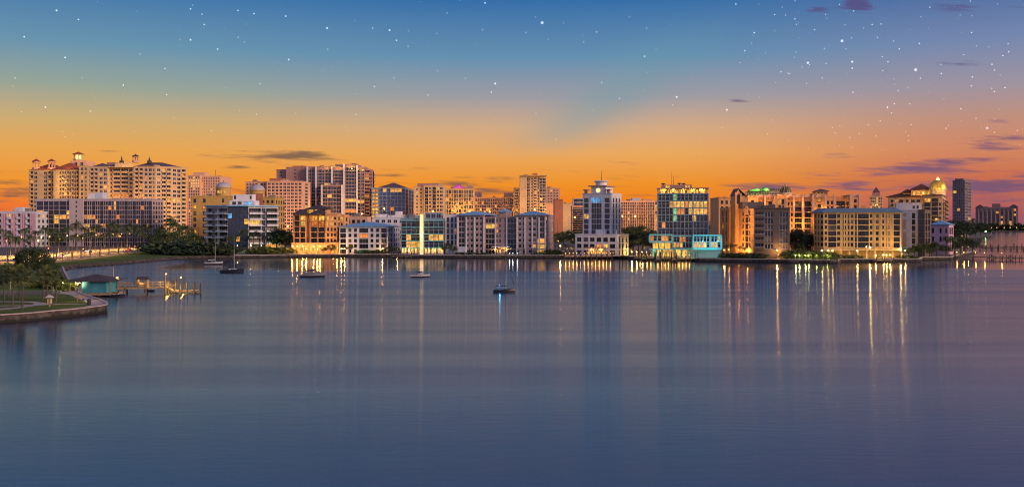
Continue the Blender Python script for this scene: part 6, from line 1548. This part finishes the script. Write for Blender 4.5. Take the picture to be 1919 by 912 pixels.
for k_ in range(2): mb = MB(); mb.box(-.8, .8, .28, .32, .58 + k_ * .18, .71 + k_ * .18); mb.build('back_slat', WOOD, bn, org=(0, 0, 0))
for s_ in (-.65, .65): mb = MB(); mb.box(s_ - .04, s_ + .04, -.22, .34, 0, .41); mb.box(s_ - .04, s_ + .04, .33, .37, .411, .95); mb.build('leg', METAL, bn, org=(0, 0, 0))
lamp('walkway_lamp', 145, G(564.5), 3.0, GLOBE, 300, YEL, 'slim lamp post on the walkway before the boathouse', 'lamp of the park walkway', .13, True)
row('yshrub', 'lamplit garden shrub', 'left of the teal boathouse', 'garden shrubs left of the boathouse', [(112, 208, 16, 1.2), (120, 205, 17, 1.2), (128, 204, 14, 1.2), (104, 206, 15, 1.3), (134, 212, 15, 1.2), (92, 210, 15, 1.3), (78, 212, 14, 1.4), (64, 210, 13, 1.4), (136, 200, 8, 1.1), (122, 198, 8, 1.2)])
lamps('garden lamp', 'among the shrubs left of the boathouse', 'garden lamps left of the boathouse', [(118, 201, 130), (100, 203, 90), (20, 205, 120)], 1.6, GLOBE_Y, 120, (.95, 1, .3), .12)

# city docks
dock('dock', 'long lamplit dock projecting from the right point', [P(1790, 414), P(1930, 398)], 2.0, 1.3, 6.0, .9)
for i, (px, d) in enumerate(((1793, 414), (1806, 412), (1828, 409.5), (1845, 407.5), (1877, 404))): lamp('dock_lamp', px, d, 1.7, GLOBE, 120, WARM, f'{nth(i, 5)} lamp on the long dock of the right point', 'lamps of the long right dock', .22, z0=1.3)
dock('dock', 'dark finger dock crowded with pilings at the end of the long dock', [P(1852, 396), P(1925, 394)], 2.4, 1.2, 2.2, 1.3)
dock('dock', 'far dark dock with many pilings beyond the right point', [P(1836, 560), P(1930, 545)], 3.0, 1.4, 3.0, 1.4)
dock('dock', 'second far dock farther out beyond the right point', [P(1842, 600), P(1930, 590)], 2.5, 1.3, 4.0, 1.5)
dk1 = dock('dock', 'festive lamplit dock before the clock tower building', [P(1058, 413), P(1147, 413)], 4.0, 1.4, 2.2, 1.6)
dock('dock', 'dock with dense pilings before the glass cube building', [P(1190, 401), P(1305, 392)], 3.2, 1.2, 2.0, 2.4)
dock('dock', 'finger dock with pilings jutting from the glass cube quay', [P(1232, 396), P(1234, 384)], 1.6, 1.0, 2.5, 2.6)
dock('dock', 'narrow finger dock left of the glass cube quay', [P(1206, 400), P(1207, 390)], 1.6, 1.0, 2.5, 2.6)
dock('dock', 'narrow finger dock right of the glass cube quay', [P(1262, 392), P(1264, 380)], 1.6, 1.0, 2.5, 2.6)
dock('dock', 'low dark landing below the green glass office', [P(736, 430), P(770, 428)], 2.2, .9, 1.8, 1.7)
dock('dock', 'small landing on the shore before the tan condominium', [P(1560, 369), P(1572, 367)], 2.0, .9, 2.5, .9)
dock('dock', 'short timber landing before the lamplit bushes', [P(1640, 379), P(1672, 379)], 2.0, 1.0, 2.6, .9)
def lantern_row(label, group, pts, h, power, c=WARM, gm=None):
    pts = sorted(pts)
    for i, (px, d, z_) in enumerate(pts): lamp('dock_lantern', px, d, h, gm or GLOBE, power, c, f'{nth(i, len(pts))} {label}', group, .15, z0=z_)
lantern_row('lantern on the festive dock', 'lanterns of the festive dock', [(1060 + k * 7.0, 412 + (k % 3) * .8, 1.4) for k in range(13)], 1.2, 70)
lantern_row('lantern on the glass cube quay dock', 'lanterns of the glass cube quay', [(1193 + k * 6.6, 402.5 - k * .55 + (k % 2) * .8, 1.25) for k in range(16)], 1.1, 60)

# ------------------------------------------------------------------ boats
HULL_W = mat('hull_white', (.40, .42, .47), .35, .06, .8); HULL_D = mat('hull_dark_blue', (.012, .016, .035), .3, .1, .8); HULL_G = mat('hull_grey', (.17, .19, .23), .4, .1, .8)
DECKM = mat('boat_deck', (.30, .31, .34), .6, .08, 1.0); ALU = mat('mast_aluminium', (.40, .41, .43), .4, .05)
def boat(px, py, Lpx, yaw, hullm, label, mast=True, mast_top=None, cover=NAVY, cabinm=None, stripe=None, bimini=False, light=None, furl=False):
    d = 15 * F / (py - HY); L = Lpx * d / F; p = P(px, d); o = thing('sailboat', label, 'sailboat', (p.x, p.y, 0)); o.rotation_euler = (0, 0, R(yaw))
    bm = L * .15; n = 9; rows_ = []
    for i in range(n + 1):
        t = i / n; x = -L / 2 + L * t; w = bm * (1 - max(0, (t - .35) / .65) ** 2.2) * (.80 + .2 * min(1, t / .35)); w = max(w, .03); sh = L * (.125 + .055 * t ** 2)
        rows_.append([(x + L * .05 * (t ** 3), -w, sh), (x + L * .03 * t ** 3, -w * .92, sh * .45), (x, -w * .62, -.12), (x, 0, -.3), (x, w * .62, -.12), (x + L * .03 * t ** 3, w * .92, sh * .45), (x + L * .05 * (t ** 3), w, sh)])
    hb = MB(); vs = [q_ for r_ in rows_ for q_ in r_]
    hb.raw(vs, [(i * 7 + j, i * 7 + j + 1, (i + 1) * 7 + j + 1, (i + 1) * 7 + j) for i in range(n) for j in (0, 5)], 0, True); hb.raw(vs, [(i * 7 + j, i * 7 + j + 1, (i + 1) * 7 + j + 1, (i + 1) * 7 + j) for i in range(n) for j in (1, 2, 3, 4)], 1, True); hb.face(rows_[0]); hb.build('hull', [hullm, NAVY], o, org=(0, 0, 0))
    db = MB(); 
    for i in range(n): a, b = rows_[i], rows_[i + 1]; f = lambda q_, s_=.02: (q_[0], q_[1] * .97, q_[2] - s_); db.face([f(a[0]), f(b[0]), f(b[6]), f(a[6])])
    db.build('deck', DECKM, o, org=(0, 0, 0))
    sb = MB()
    for i in range(n):
        for s_ in (0, 6): a, b = Vector(rows_[i][s_]), Vector(rows_[i + 1][s_]); sb.tube([a, b], .05, 4)
    sb.build('gunwale', stripe or hullm, o, org=(0, 0, 0))
    zd = L * .13; cb = MB(); x0, x1, w0, w1, hc = -L * .12, L * .24, bm * .62, bm * .42, L * .06
    cb.raw([(x0, -w0, zd - .2), (x1, -w1, zd), (x1, w1, zd), (x0, w0, zd - .2), (x0 + .1, -w0 * .85, zd + hc), (x1 - L * .05, -w1 * .8, zd + hc * .7), (x1 - L * .05, w1 * .8, zd + hc * .7), (x0 + .1, w0 * .85, zd + hc)], [(0, 1, 5, 4), (1, 2, 6, 5), (2, 3, 7, 6), (3, 0, 4, 7), (4, 5, 6, 7)])
    ca = cb.build('cabin', cabinm or HULL_W, o, org=(0, 0, 0))
    for s_ in (-1, 1):
        wb_ = MB(); y0, y1 = s_ * (w0 * .93 + .02), s_ * (w1 * .93 + .03); wb_.raw([(x0 + L * .05, y0, zd + hc * .28), (x1 - L * .08, y1 + s_ * .05, zd + hc * .28), (x1 - L * .10, y1, zd + hc * .6), (x0 + L * .06, y0 - s_ * .03, zd + hc * .72)], [(0, 1, 2, 3)]); wb_.build('cabin_window', GL[0], ca, org=(0, 0, 0))
    xm = L * .10; zm = (Z(mast_top, d) if mast_top else zd + L * .17)
    mb = MB(); mb.tube([(xm, 0, zd), (xm, 0, zm)], [.09, .05], 6); mb.build('mast', ALU, o, org=(0, 0, 0))
    zb_ = zd + L * .125; mb = MB(); mb.tube([(xm, 0, zb_), (xm - L * .42, 0, zb_ - L * .012)], .06, 6); mb.build('boom', ALU, o, org=(0, 0, 0))
    mb = MB(); mb.tube([(xm + .1, 0, zb_ + L * .075), (xm - L * .03, 0, zb_ + L * .035), (xm - L * .2, 0, zb_ + L * .015), (xm - L * .40, 0, zb_ + .02)], [.12, L * .036, L * .028, .1], 8); mb.build('sail_cover', cover, o, org=(0, 0, 0))
    if mast:
        for nm, a, b in (('forestay', (xm, 0, zm - .1), (L * .53, 0, L * .17)), ('backstay', (xm, 0, zm - .1), (-L * .49, 0, L * .12)), ('shroud', (xm, 0, zm * .9), (xm - .1, -bm * .95, zd)), ('shroud', (xm, 0, zm * .9), (xm - .1, bm * .95, zd))):
            mb = MB(); mb.tube([a, b], .018 if not (furl and nm == 'forestay') else .06, 4); mb.build(nm, METAL, o, org=(0, 0, 0))
        mb = MB(); mb.tube([(xm, -bm * .6, zd + (zm - zd) * .55), (xm, bm * .6, zd + (zm - zd) * .55)], .03, 5); mb.build('spreader', ALU, o, org=(0, 0, 0))
    for x_ in (-L * .48, L * .5):
        mb = MB(); zz = L * (.125 if x_ < 0 else .17); w_ = bm * (.7 if x_ < 0 else .15); s_ = 1 if x_ > 0 else -1
        mb.tube([(x_ - s_ * L * .08, -bm * (.85 if x_ < 0 else .35), zz + .55), (x_, -w_ * .5, zz + .6), (x_, w_ * .5, zz + .6), (x_ - s_ * L * .08, bm * (.85 if x_ < 0 else .35), zz + .55)], .025, 4)
        for y_ in (-w_ * .5, w_ * .5): mb.tube([(x_, y_, zz - .05), (x_, y_, zz + .6)], .025, 4)
        mb.build('pulpit', ALU, o, org=(0, 0, 0))
    if bimini:
        mb = MB(); xa, xb = -L * .36, -L * .12; zz = zd + L * .16; mb.raw([(xa, -bm * .8, zz), (xb, -bm * .8, zz), (xb, bm * .8, zz), (xa, bm * .8, zz), ((xa + xb) / 2, 0, zz + .3), (xa, 0, zz + .22), (xb, 0, zz + .22)], [(0, 1, 6, 5), (5, 6, 2, 3)])
        for x_ in (xa, xb):
            for s_ in (-1, 1): mb.tube([(x_, s_ * bm * .8, zd - .1), (x_, s_ * bm * .8, zz)], .03, 4)
        mb.build('bimini', cover, o, org=(0, 0, 0))
    if light:
        mb = MB(); mb.sphere((-L * .2, -.1, zd + L * .2), .11); mb.build('anchor_light', glow('boat_light_cyan', (.15, .6, 1), 4), o, org=(0, 0, 0))
        l = bpy.data.lights.new('lamp_light', 'POINT'); l.energy = 60; l.color = (.1, .5, 1); l.shadow_soft_size = .2;  lo = bpy.data.objects.new('lamp_light', l); col.objects.link(lo); lo.parent = o; lo.location = (-L * .2, -.5, zd + L * .2 - .25)
    return o
boat(400, 495.5, 32, 5, HULL_W, 'white sailboat moored close under the mangroves', True, 440, cover=HULL_W)
boat(434.5, 511, 42, 3, HULL_D, 'dark hulled sailboat with pale deck and tall mast near the pier', True, 440, cabinm=LILAC)
boat(585, 519, 46, 4, HULL_G, 'grey hulled boat without mast lying left of centre', False, cabinm=HULL_G)
boat(787, 519.5, 35, 6, HULL_W, 'white hulled boat with dark sail cover below the green glass office', False, bimini=False)
boat(944, 547.5, 40, 8, HULL_D, 'dark sailboat with blue light and tall mast in mid water', True, 481, cabinm=HULL_G, bimini=True, light=True, furl=True)
sk = boat(219, 556, 27, 2, HULL_D, 'dark covered boat tied beside the teal boathouse', False, cabinm=NAVY)
# small dinghy and buoy
p = P(280, G(546, 0)); dg = thing('dinghy', 'small dark dinghy tied under the pier', 'dinghy', (p.x, p.y, 0)); mb = MB(); n = 12
pr = [(1.3 * math.cos(2 * math.pi * k / n), .55 * math.sin(2 * math.pi * k / n)) for k in range(n)]
mb.raw([(x_, y_, .35) for x_, y_ in pr] + [(x_ * .75, y_ * .7, -.1) for x_, y_ in pr], [(k, (k + 1) % n, n + (k + 1) % n, n + k) for k in range(n)] + [tuple(range(n, 2 * n))]); mb.build('hull', HULL_D, dg, org=(0, 0, 0)); mb = MB(); mb.box(-.15, .15, -.5, .5, .2, .25); mb.build('thwart', WOOD, dg, org=(0, 0, 0))

# ------------------------------------------------------------------ traffic on the bay road
def car(t, s, paint, label, rev=False):
    p = road_pt(t, s); p2 = road_pt(t + .01, s); a = math.atan2(p2.y - p.y, p2.x - p.x) + (math.pi if rev else 0)
    o = thing('car', label, 'car', (p.x, p.y, GZ + .01), 'cars on the bay road'); o.rotation_euler = (0, 0, a)
    mb = MB(); pr = [(-2.2, .35), (-2.25, .8), (-2.0, .95), (-1.5, 1.0), (-.95, 1.42), (.35, 1.44), (1.05, 1.0), (2.0, .85), (2.22, .6), (2.2, .35)]; n = len(pr)
    for sg in (-1, 1): pass
    vs = [(x_, -.88 if z_ < 1.1 else -.68, z_) for x_, z_ in pr] + [(x_, .88 if z_ < 1.1 else .68, z_) for x_, z_ in pr]
    mb.raw(vs, [tuple(range(n))[::-1], tuple(range(n, 2 * n))] + [(k, (k + 1) % n, n + (k + 1) % n, n + k) for k in range(n)]); mb.build('body', paint, o, org=(0, 0, 0))
    for sg in (-1, 1):
        mb = MB(); mb.raw([(-1.35, sg * .885, 1.02), (.9, sg * .885, 1.02), (.3, sg * .70, 1.40), (-.9, sg * .70, 1.40)], [(0, 1, 2, 3)]); mb.build('side_window', GL[0], o, org=(0, 0, 0))
    for x_ in (-1.35, 1.4):
        for sg in (-1, 1): mb = MB(); mb.tube([(x_, sg * .72, .33), (x_, sg * .92, .33)], .33, 12); mb.build('wheel', METAL, o, org=(0, 0, 0))
    for sg in (-.6, .6):
        mb = MB(); mb.box(2.18, 2.26, sg - .16, sg + .16, .58, .72); mb.build('headlight', GLOBE_W, o, org=(0, 0, 0))
        mb = MB(); mb.box(-2.29, -2.2, sg - .16, sg + .16, .66, .80); mb.build('tail_light', TAILM, o, org=(0, 0, 0))
TAILM = glow('tail_light_red', (1, .04, .02), 8)
PC = [mat('car_paint_%s' % k, c_, .3, .03) for k, c_ in (('grey', (.2, .2, .22)), ('white', (.65, .65, .65)), ('blue', (.05, .08, .2)), ('red', (.3, .03, .03)))]
for t, s, k, lb, rv in ((.37, .2, 1, 'white car on the near lane of the bay road', False), (.52, .7, 0, 'grey car on the far lane of the bay road', True), (.66, .25, 3, 'red car farther along the near lane of the bay road', False), (.76, .75, 2, 'blue car farther along the far lane', True)): car(t, s, PC[k], lb, rv)
def signal(px, d, py, label):
    p = P(px, d); o = thing('traffic_light', label, 'traffic light', (p.x, p.y, GZ), 'red traffic lights of the bay road'); h = Z(py, d) - GZ
    mb = MB(); mb.tube([(.4, .2, 0), (.4, .2, h + .6)], [.1, .07], 6); mb.build('pole', POLE, o, org=(0, 0, 0))
    mb = MB(); mb.box(-.25, .25, 0, .3, h - 1.0, h + .5); mb.build('housing', METAL, o, org=(0, 0, 0))
    for k, m_ in enumerate((RED_S, GL[0], GL[0])): mb = MB(); mb.sphere((0, -.05, h + .15 - k * .45), .2, 8, 6); mb.build('lens', m_, o, org=(0, 0, 0))
RED_S = glow('signal_red', (1, .06, .04), 14)
signal(91, 372, 466, 'red traffic light nearest the park trees on the bay road'); signal(156, 402, 467, 'red traffic light midway along the bay road'); signal(253, 500, 462, 'red traffic light at the far end of the bay road')
